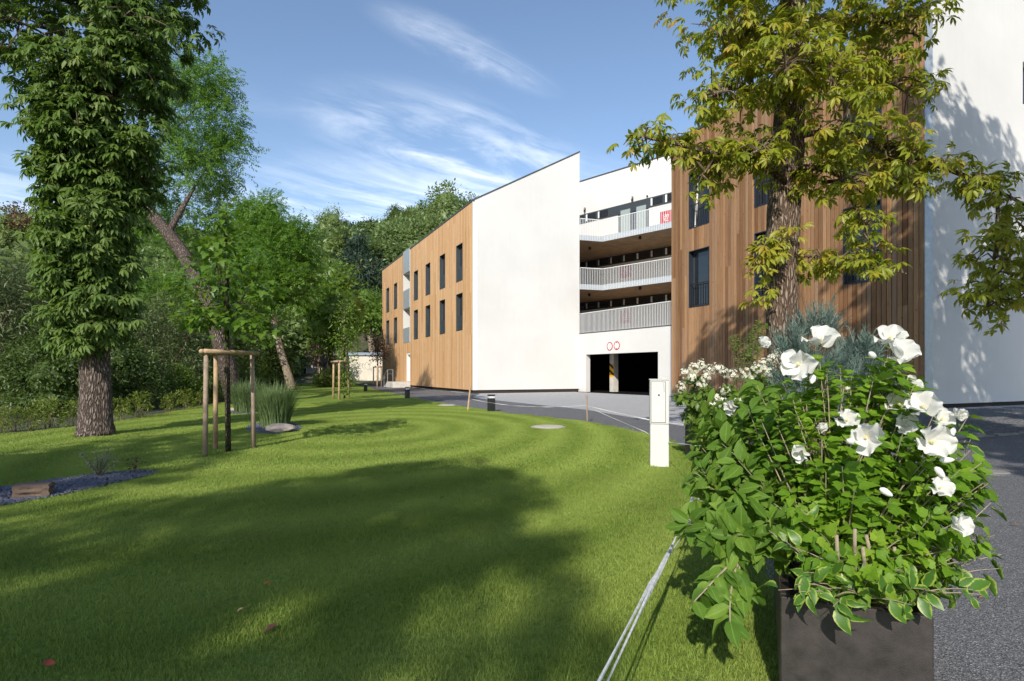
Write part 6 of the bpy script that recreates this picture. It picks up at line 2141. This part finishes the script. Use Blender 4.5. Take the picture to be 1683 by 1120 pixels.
setts()
mb = MB()
kx = 6.2
while kx < 14:
    y0 = 9.88 - 0.13 * (kx - 7.9); zt = terr(kx + .2, y0)
    mb.box(kx, kx + 0.395, y0 - 0.10, y0 + 0.02, zt - 0.05, zt + 0.012); kx += 0.40
o = mb.build('kerb', M['kerb']); o['kind'] = 'structure'
for px, py, lab in ((1632, 750, 'small grey iron cover in the drive at the right'),):
    c = G(px, py, 0.25)
    t_ = thing('valve_cover', (c.x, c.y, terr(c.x, c.y)), lab, 'manhole cover')
    mb = MB(); mb.lathe([(0.17, -.02), (0.17, 0.004), (0.15, 0.010)], (c.x, c.y, terr(c.x, c.y)), 20); mb.build('lid', M['kerb'], t_)
    mb = MB(); mb.lathe([(0.20, -.02), (0.20, -0.002), (0.172, 0.0)], (c.x, c.y, terr(c.x, c.y)), 20); mb.build('ring', M['sett'], t_)

# ------------------------------------------------------------------ planters
def planter(label, c0, u, w, l, h):
    """c0 near left top corner on the ground, u along the front, w width, l depth"""
    u = Vector((u[0], u[1], 0)).normalized(); v = Vector((-u.y, u.x, 0))
    Fp = Frame((c0[0], c0[1]), u, -v)
    t_ = thing('planter', Fp(w / 2, 0, -l / 2), label, 'planter', 'dark steel planters along the drive')
    th = 0.035
    for nm, a in (('front_panel', (0, w, -th, 0)), ('back_panel', (0, w, -l, -l + th)), ('side_panel', (0, th, -l + th, -th)), ('side_panel', (w - th, w, -l + th, -th))):
        mb = MB(); Fp.box(mb, a[0], a[1], 0.02, h, a[2], a[3]); mb.build(nm, M['corten'], t_, bevel=0.004)
    mb = MB(); Fp.box(mb, th, w - th, 0.03, h - 0.05, -l + th, -th); mb.build('soil', M['soil'], t_)
    return Fp


PL1 = planter('large dark steel planter at the lower right holding the white hibiscus', (1.017, 2.19), (0.918, -0.396), 0.482, 1.15, 0.45)
PL2 = planter('dark steel planter behind the foreground one, hidden by leaves', (1.66, 4.32), (0.97, -0.12), 1.15, 0.5, 0.52)
PL3 = planter('farthest dark steel planter carrying the white hydrangea', (2.70, 8.42), (1.0, 0.06), 1.95, 0.5, 0.50)


def shrub_thing(name, label, base, cat='shrub'):
    return thing(name, base, label, cat)


def leafy(t_, key, ells, n, tmpls, size, mat, stems_from, nst, stem_mat, nsep=200, r0=0.006, up=0.6, out=0.6, droop=0.25, tint=(0, 1), shell=0.25, whorl=0):
    """single-leaf shrub: canes to sample points, leaves near the canes' ends; the nearest leaves are parts of their own"""
    ws = np.array([e[2] for e in ells], float); ws /= ws.sum()
    P_, D_, N_, T_ = [], [], [], []
    canes = MB()
    ends = []
    for (c, r, _), w in zip(ells, ws):
        k = max(1, int(nst * w))
        dr = rnd_dir(k)
        pp = np.array(c) + dr * np.array(r) * (shell + (1 - shell) * rng.random(k) ** 0.5)[:, None]
        for p, d in zip(pp, dr):
            b = Vector(random.choice(stems_from))
            m_ = b * 0.45 + Vector(p) * 0.55 + Vector((random.gauss(0, .03), random.gauss(0, .03), 0.06))
            pth = bez(b, m_, p, 7)
            canes.tube(pth, [r0 * (1 - 0.75 * i / 6) for i in range(7)], 5, cap=False)
            ends.append((pth, d))
    per = max(1, n // len(ends))
    for pth, d in ends:
        L = (pth[-1] - pth[0]).length
        tb = rng.random()
        for j in range(per):
            u = 1 - min(0.75, abs(rng.normal()) * 0.16 / max(L, .2))
            c = np.array(along(pth, u))
            axis = np.array(along(pth, min(1, u + .05)) - along(pth, max(0, u - .05))); axis /= np.linalg.norm(axis) + 1e-9
            sdir = rnd_dir(1)[0]; sdir -= axis * (sdir @ axis); sdir /= np.linalg.norm(sdir) + 1e-9
            dd = sdir + axis * rng.uniform(0.1, 0.7) + d * 0.4 * out; dd[2] -= droop * rng.random()
            nn = np.array([0, 0, up]) + d * 0.35 + axis * 0.35 + rng.normal(size=3) * 0.25 + np.array([-0.1, -0.35, 0])
            P_.append(c + sdir * 0.012); D_.append(dd); N_.append(nn); T_.append(tint[0] + (tint[1] - tint[0]) * (0.5 * tb + 0.5 * rng.random()))
    canes.build('stem', stem_mat, t_)['kind'] = 'stuff'
    P_, D_, N_, T_ = map(np.array, (P_, D_, N_, T_))
    S_ = size * rng.uniform(0.55, 1.2, len(P_))
    dist = np.linalg.norm(P_ - np.array([0, 0, EYE]), axis=1)
    order = np.argsort(dist)
    sep, rest = order[:nsep], order[nsep:]
    if nsep: leaf_objects(tmpls, key, mat, P_[sep], D_[sep], N_[sep], S_[sep], T_[sep], t_)
    foliage('foliage', scatter(tmpls, P_[rest], D_[rest], N_[rest], S_[rest], T_[rest]), mat, t_, WL[t_])


# white hibiscus in the near planter
hb = PL1(0.27, 0.40, -0.22)
hib = shrub_thing('hibiscus_shrub', 'bushy hibiscus with large white flowers in the near planter', hb)
roots = [hb + Vector((random.uniform(-.10, .12), random.uniform(-.08, .12), 0)) for k in range(7)]
leafy(hib, 'hib', [E_(1440, 830, 2.22, .34, .26, .30, 1.5), E_(1380, 740, 2.32, .26, .24, .26, 1.0), E_(1490, 720, 2.25, .24, .22, .25, 1.0), E_(1560, 860, 2.18, .18, .2, .24, .7), E_(1430, 640, 2.35, .20, .18, .14, .6), E_(1330, 830, 2.3, .22, .2, .24, .7),
                   E_(1480, 930, 2.12, .26, .16, .14, .9), E_(1400, 930, 2.16, .2, .16, .14, .7), E_(1300, 720, 2.42, .16, .18, .16, .5), E_(1540, 780, 2.15, .18, .16, .16, .6), E_(1470, 600, 2.35, .10, .1, .08, .25), E_(1350, 620, 2.45, .14, .14, .10, .3), E_(1600, 780, 2.2, .08, .1, .1, .2)],
      5200, [HIB, HIB2, HIB3, HIB4], 0.058, M['leafH'], roots, 300, M['cane'], nsep=280, r0=0.005)
# thick visible canes
for k, (dx, px, py) in enumerate(((-0.02, 1405, 870), (0.02, 1418, 900), (0.05, 1424, 880), (-0.06, 1375, 880), (0.10, 1470, 900))):
    b = hb + Vector((dx, -0.05, -0.02)); tip = P(px, py, 2.1)
    mb = MB(); mb.tube(bez(b, (b + tip) / 2 + Vector((dx * .3, 0, 0)), tip, 6), [0.0095, 0.009, 0.008, 0.0075, 0.007, 0.006], 7); mb.build('stem', M['cane'], hib, smooth=True)


def petal_mesh(seed, L=1.0):
    r = random.Random(seed)
    nu, nv = 7, 10
    V, E = [], []
    ph = r.uniform(0, 6)
    for i in range(nu + 1):
        u = i / nu
        w = 0.52 * (math.sin(min(1, u * 1.12 + 0.10) * math.pi * 0.62) ** 0.9) * (1 - 0.45 * max(0, u - 0.78) / 0.22)
        for j in range(nv + 1):
            v = 2 * j / nv - 1
            x = u * (1 - 0.10 * v * v * u); y = v * w
            z = 0.50 * math.sin(u * 1.4) * u * 0.6 + 0.16 * v * v * u + 0.10 * u * u * math.sin(4.6 * v + ph) + 0.018 * u * math.cos(13 * v) - 0.16 * u * u * u * u
            V.append((x * L, y * L, z * L)); E.append(u)
    F = []
    for i in range(nu):
        for j in range(nv):
            a = i * (nv + 1) + j
            F += [(a, a + nv + 1, a + nv + 2), (a, a + nv + 2, a + 1)]
    me = mesh_np('petal', V, F, np.full(len(V), r.random()), E, smooth=True)
    me.materials.append(M['petal'])
    return me


PET = [petal_mesh(k) for k in range(4)]
stm = MB(); stm.tube([(0, 0, 0.02), (0, 0, 0.22), (0.01, 0, 0.40), (0.02, 0, 0.46)], [0.035, 0.045, 0.05, 0.02], 8)
for k in range(26):
    a = k * 2.4; z = 0.15 + 0.27 * k / 26
    stm.tube([(0.04 * math.cos(a), 0.04 * math.sin(a), z), (0.085 * math.cos(a), 0.085 * math.sin(a), z + .02)], [0.008, 0.015], 4)
STM, _ = stm.mesh('stamen', center=False); STM.materials.append(M['cream'])
cal = MB(); cal.lathe([(0.03, -0.16), (0.10, -0.10), (0.11, 0.0), (0.05, 0.06)], (0, 0, 0), 8)
CAL, _ = cal.mesh('calyx', center=False); CAL.materials.append(M['leafH'])


def flower(parent, pos, axis, r, spread=1.0, label=None):
    axis = Vector(axis).normalized()
    q = axis.to_track_quat('Z', 'Y')
    f = bpy.data.objects.new('flower', CAL); ROOT.objects.link(f); f.parent = parent
    f.location = Vector(pos) - WL[parent]; f.rotation_euler = q.to_euler(); f.scale = (r, r, r)
    if label: f['label'] = label
    off = random.uniform(0, 1.2)
    for k in range(5):
        p = bpy.data.objects.new('petal', random.choice(PET)); ROOT.objects.link(p); p.parent = f
        e = Euler((0.34 + random.uniform(-.1, .1), -R(30 + (1 - spread) * 45) + random.uniform(-.28, .22), off + k * 2 * math.pi / 5 + random.uniform(-.08, .08)), 'XYZ')
        p.rotation_euler = e; p.location = (0, 0, 0.003 * k); s_ = random.uniform(0.92, 1.08); p.scale = (s_, s_, s_)
    s_ = bpy.data.objects.new('stamen', STM); ROOT.objects.link(s_); s_.parent = f


def bud(parent, pos, axis, r):
    mb = MB(); prof = [(0.12, 0.0), (0.30, 0.25), (0.36, 0.55), (0.30, 0.9), (0.16, 1.2), (0.04, 1.32)]
    n = 10; vs = []; fs = []
    for i, (rr_, z) in enumerate(prof):
        for k in range(n):
            a = 2 * math.pi * k / n + 0.5 * z
            rv = rr_ * (1 + 0.13 * math.cos(5 * a))
            vs.append((rv * math.cos(a) * r, rv * math.sin(a) * r, z * r))
    for i in range(len(prof) - 1):
        for k in range(n): fs.append((i * n + k, i * n + (k + 1) % n, (i + 1) * n + (k + 1) % n, (i + 1) * n + k))
    mb.add(vs, fs)
    me, _ = mb.mesh('bud', smooth=True, center=False); me.materials.append(M['petal'])
    o = bpy.data.objects.new('bud', me); ROOT.objects.link(o); o.parent = parent
    o.location = Vector(pos) - WL[parent]; o.rotation_euler = Vector(axis).normalized().to_track_quat('Z', 'Y').to_euler()


FLW = [(1313, 600, 2.12, 34, (-.55, -.8, .1)), (1349, 566, 2.20, 36, (-.1, -.5, .9)), (1475, 588, 2.12, 36, (.3, -.6, .7)), (1463, 562, 2.22, 33, (-.2, -.5, .8)), (1254, 568, 2.6, 17, (0, -.8, .6)),
       (1424, 719, 2.06, 35, (-.5, -.85, .0)), (1527, 727, 2.02, 40, (.1, -1, .15)), (1519, 672, 2.14, 34, (-.55, -.4, .6)), (1545, 692, 2.12, 26, (.2, -.7, .6)), (1571, 684, 2.08, 21, (.1, -.9, .3)),
       (1543, 804, 2.02, 25, (.1, -.8, .6)), (1568, 861, 1.99, 30, (.5, -.8, .2)), (1493, 640, 2.3, 27, (.2, -.8, .5)), (1480, 668, 2.3, 28, (-.6, -.6, .4)), (1488, 700, 2.25, 24, (-.3, -.9, .1)), (1391, 693, 2.3, 24, (-.1, -.8, .6)),
       (1322, 742, 2.35, 24, (-.7, -.3, -.6)), (1348, 706, 2.32, 15, (0, -.8, .5)), (1205, 668, 2.95, 22, (-.6, -.7, -.2))]
for px, py, d, rp, ax in FLW:
    flower(hib, P(px, py, d - 0.06), Vector(ax) + Vector((-0.25, -0.25, 0.1)), rp * d / FPX * 0.88, 1.0 if rp > 22 else 0.6)
for px, py, d, ax in ((1438, 588, 2.15, (-.7, -.4, .4)), (1446, 803, 2.0, (.7, -.5, -.5)), (1537, 768, 2.0, (.5, -.4, -.8)), (1403, 727, 2.02, (-.8, -.5, .2)), (1337, 617, 2.1, (-.4, -.5, -.6)), (1545, 757, 2.05, (.8, -.3, .1)), (1560, 720, 2.1, (.2, -.3, .9)), (1300, 596, 2.2, (0, -.2, 1))):
    bud(hib, P(px, py, d - 0.04), ax, 0.032)

# variegated dogwood trailing over the near planter
vb = PL1(0.36, 0.40, -0.12)
var = shrub_thing('variegated_dogwood', 'dogwood with yellow edged leaves spilling over the rim of the near planter', vb)
leafy(var, 'var', [E_(1580, 960, 2.05, .13, .12, .09, 1.2), E_(1620, 920, 2.1, .09, .12, .08, .7), E_(1500, 985, 1.97, .14, .05, .045, .8), E_(1385, 995, 2.0, .08, .04, .04, .5), E_(1318, 965, 2.05, .10, .06, .06, .8), E_(1300, 880, 2.2, .12, .1, .10, .8), E_(1610, 820, 2.2, .10, .1, .08, .7), E_(1600, 740, 2.3, .08, .1, .08, .5)],
      230, OVATE, 0.075, M['leafV'], [vb + Vector((random.uniform(-.22, .06), random.uniform(-.02, .1), 0)) for k in range(6)], 46, M['cane'], nsep=180, r0=0.004, up=0.5)
# green dogwood at the back of the near planter, leaning over the lawn
db = PL1(0.12, 0.40, -0.65)
dog = shrub_thing('green_dogwood', 'dogwood with large plain green leaves leaning over the lawn and the tape', db)
leafy(dog, 'dog', [E_(1215, 800, 2.55, .22, .22, .20, 1.2), E_(1185, 850, 2.45, .16, .18, .14, .9), E_(1260, 720, 2.65, .2, .2, .22, 1.0), E_(1195, 740, 2.8, .16, .2, .16, .7), E_(1265, 850, 2.4, .16, .16, .16, .8), E_(1225, 900, 2.35, .16, .14, .10, .6),
                   E_(1260, 655, 2.7, .14, .16, .10, .5), E_(1165, 790, 2.6, .08, .1, .10, .4), E_(1185, 700, 3.0, .16, .2, .16, .7), E_(1225, 660, 3.0, .14, .2, .14, .5)],
      1650, OVATE, 0.095, M['leafC'], [db + Vector((random.uniform(-.06, .1), random.uniform(-.15, .2), 0)) for k in range(6)], 80, M['cane'], nsep=240, r0=0.0055, up=0.55)
# low hanging shoots
tips = [(1180, 1000, 2.25), (1140, 990, 2.2), (1200, 1030, 2.15), (1235, 975, 2.25), (1170, 960, 2.3)]
P_, D_, N_ = [], [], []
for px, py, d in tips:
    tip = P(px, py, d); pth = bez(P(1235, 895, 2.4), P(1195, 930, 2.35), tip, 8)
    mb = MB(); mb.tube(pth, [0.006, 0.0055, 0.005, 0.0045, 0.004, 0.0035, 0.003, 0.002], 6); mb.build('stem', M['cane'], dog)
    for k in range(13):
        u = random.uniform(0.45, 1); c = along(pth, u); a = random.uniform(0, 6.28)
        P_.append(c); D_.append((math.cos(a) - .2, math.sin(a) * .7 - .3, -0.45)); N_.append((-.1, -.5, 1.0 + random.gauss(0, .3)))
k = len(P_)
leaf_objects(OVATE, 'dog', M['leafC'], np.array(P_), np.array(D_), np.array(N_), rng.uniform(0.075, 0.12, k), rng.random(k), dog)


# blue junipers
def juniper(label, base, ells, n, seed):
    t_ = shrub_thing('juniper', label, base)
    r = random.Random(seed); ps = []
    for sd in range(3):
        sub = []
        for k in range(13):
            u = 0.05 + 0.9 * k / 13
            sub.append(xform(simple_leaf(0.12, 0.4, 2, 0.2, -0.1), r.choice((1, -1)) * R(r.uniform(20, 45)), R(r.uniform(-35, 35)), 0.34 * (1.15 - 0.6 * u), (u, 0, 0.05 * u * u)))
        sub.append(xform(simple_leaf(0.05, 0.3, 2, 0.1, -0.05), 0, 0, 1.05))
        ps.append(merge(sub))
    P_, D_, N_, T_ = [], [], [], []
    ws = np.array([e[2] for e in ells]); ws = ws / ws.sum()
    for (c, rr, _), w in zip(ells, ws):
        k = int(n * w); dr = rnd_dir(k); dr[:, 2] = np.abs(dr[:, 2]) * 0.8 + dr[:, 2] * 0.2
        p = np.array(c) + dr * np.array(rr) * (rng.random(k) ** 0.5)[:, None]
        P_.append(p); dd = dr * 0.7 + rng.normal(size=(k, 3)) * 0.22; dd[:, 2] += 0.9; D_.append(dd); N_.append(dr + rng.normal(size=(k, 3)) * .4); T_.append(rng.random(k))
    P_ = np.vstack(P_); D_ = np.vstack(D_); N_ = np.vstack(N_); T_ = np.concatenate(T_)
    foliage('foliage', scatter(ps, P_, D_, N_, rng.uniform(0.12, 0.24, len(P_)), T_), M['juniper'], t_, base)
    mb = MB()
    for k in range(16):
        e = ells[k % len(ells)]; tip = Vector(e[0]) + Vector((r.gauss(0, .5) * e[1][0], r.gauss(0, .5) * e[1][1], r.uniform(-.2, .9) * e[1][2]))
        mb.tube(bez(base, (Vector(base) + tip) / 2, tip, 5), [0.014, 0.012, 0.009, 0.006, 0.003], 5)
    mb.build('stem', M['twig'], t_)


jb = Vector((2.25, 4.50, 0.45))
juniper('feathery blue green juniper rising behind the hibiscus in front of the trunk', jb, [E_(1330, 640, 4.4, .22, .22, .42, 1.2), E_(1310, 690, 4.4, .25, .22, .35, 1.0), E_(1345, 560, 4.4, .14, .14, .22, .5), E_(1375, 640, 4.4, .14, .16, .3, .6), E_(1300, 590, 4.4, .08, .1, .2, .25)], 620, 4)
jb = Vector((2.72, 4.55, 0.45))
juniper('smaller blue green juniper right of the feathery one', jb, [E_(1415, 625, 4.55, .13, .15, .22, 1.0), E_(1415, 590, 4.55, .08, .1, .10, .3), E_(1440, 650, 4.5, .12, .15, .2, .6)], 230, 9)

# white hydrangea in the farthest planter
hyb = Vector((3.05, 8.7, 0.45))
hyd = shrub_thing('hydrangea_shrub', 'hydrangea with creamy white flower panicles beside the white cabinet', hyb)
leafy(hyd, 'hyd', [E_(1165, 660, 8.4, .38, .35, .32, 1.2), E_(1205, 680, 8.3, .4, .35, .4, 1.0), E_(1250, 630, 8.5, .35, .35, .35, 1.0), E_(1145, 690, 8.35, .22, .25, .2, .7), E_(1150, 725, 8.2, .25, .2, .16, .5), E_(1135, 650, 8.3, .2, .25, .25, .6), E_(1290, 640, 8.5, .35, .3, .35, .7), E_(1375, 650, 8.6, .35, .3, .35, .6)],
      2200, OVATE[:2], 0.105, M['leafY2'], [hyb + Vector((random.uniform(-.25, 1.2), random.uniform(-.1, .12), 0)) for k in range(9)], 110, M['cane'], nsep=60, r0=0.007)
FLO = []
for k in range(3):
    r = random.Random(k)
    FLO.append(merge([xform(simple_leaf(0.72, 0.6, 3, 0.12, 0.15), R(90 * j + r.uniform(-12, 12)), R(r.uniform(-25, 10)), 0.5) for j in range(4)]))
PAN = [(1127, 612), (1142, 606), (1152, 600), (1166, 608), (1180, 606), (1192, 612), (1203, 616), (1138, 620), (1160, 620), (1119, 636), (1153, 632), (1176, 655), (1186, 660), (1170, 668), (1255, 600), (1270, 590), (1283, 580), (1290, 600), (1265, 612), (1245, 605), (1378, 628), (1392, 640), (1385, 612), (1400, 622), (1225, 612), (1192, 640), (1212, 655), (1235, 625)]
for i, (px, py) in enumerate(PAN):
    c = np.array(P(px, py, 8.15 + random.uniform(-.1, .15)))
    k = 26; dr = rnd_dir(k); p = c + dr * np.array([.085, .085, .10]) * rng.uniform(0.5, 1, (k, 1))
    V, F, T, E = scatter(FLO, p, np.cross(dr, rnd_dir(k)), dr + np.array([0, -.3, .3]), rng.uniform(0.045, 0.062, k), rng.random(k))
    put('flower_panicle', mesh_np('flower_panicle', V - c, F, T, E), M['hydra'], hyd, Vector(c))
bxb = Vector((3.45, 8.78, 0.45))
bx = shrub_thing('small_leaved_shrub', 'upright shrub with small glossy leaves left of the brown trunk', bxb)
leafy(bx, 'bx', [E_(1228, 565, 8.75, .26, .22, .22, 1), E_(1248, 540, 8.75, .10, .12, .22, .6), E_(1212, 560, 8.75, .10, .12, .16, .5), E_(1240, 600, 8.75, .3, .25, .25, .8)], 900, SMALL, 0.055, M['leafC'], [bxb, bxb + Vector((.1, .05, 0)), bxb + Vector((-.1, .02, 0))], 60, M['twig'], nsep=0, r0=0.007)

# ------------------------------------------------------------------ chestnuts of the same row outside the picture: they shade the lawn and the facades
index_kids()
for x, y, s_, rz, lab in ((9.4, 6.6, 1.30, -0.5, 'yellowing chestnut of the drive row, first beyond the right picture edge'),
                          (11.3, 6.2, 1.3, 1.2, 'yellowing chestnut of the drive row, third beyond the right picture edge'), (6.5, 2.2, 1.1, 4.2, 'yellowing chestnut of the drive row, second beyond the right picture edge'), (-5.8, -11.0, 1.10, 1.5, 'yellowing chestnut behind the camera, nearest the drive'), (-6.9, -15.0, 1.30, 0.4, 'yellowing chestnut farthest behind the camera'),
                          (-10.6, -10.0, 1.15, 3.6, 'yellowing chestnut behind the camera, farther left'), (-9.8, -2.4, 0.9, 5.0, 'yellowing chestnut left of the camera outside the picture')):
    c = chestR.copy(); ROOT.objects.link(c)
    c.location = (x, y, terr(x, y)); c.rotation_euler.z = rz; c.scale = (s_, s_, s_); c['label'] = lab; c['group'] = 'chestnuts outside the picture'
    for ch in KIDS[chestR]:
        if ch.name.startswith('leaf'): continue
        k = ch.copy(); ROOT.objects.link(k); k.parent = c
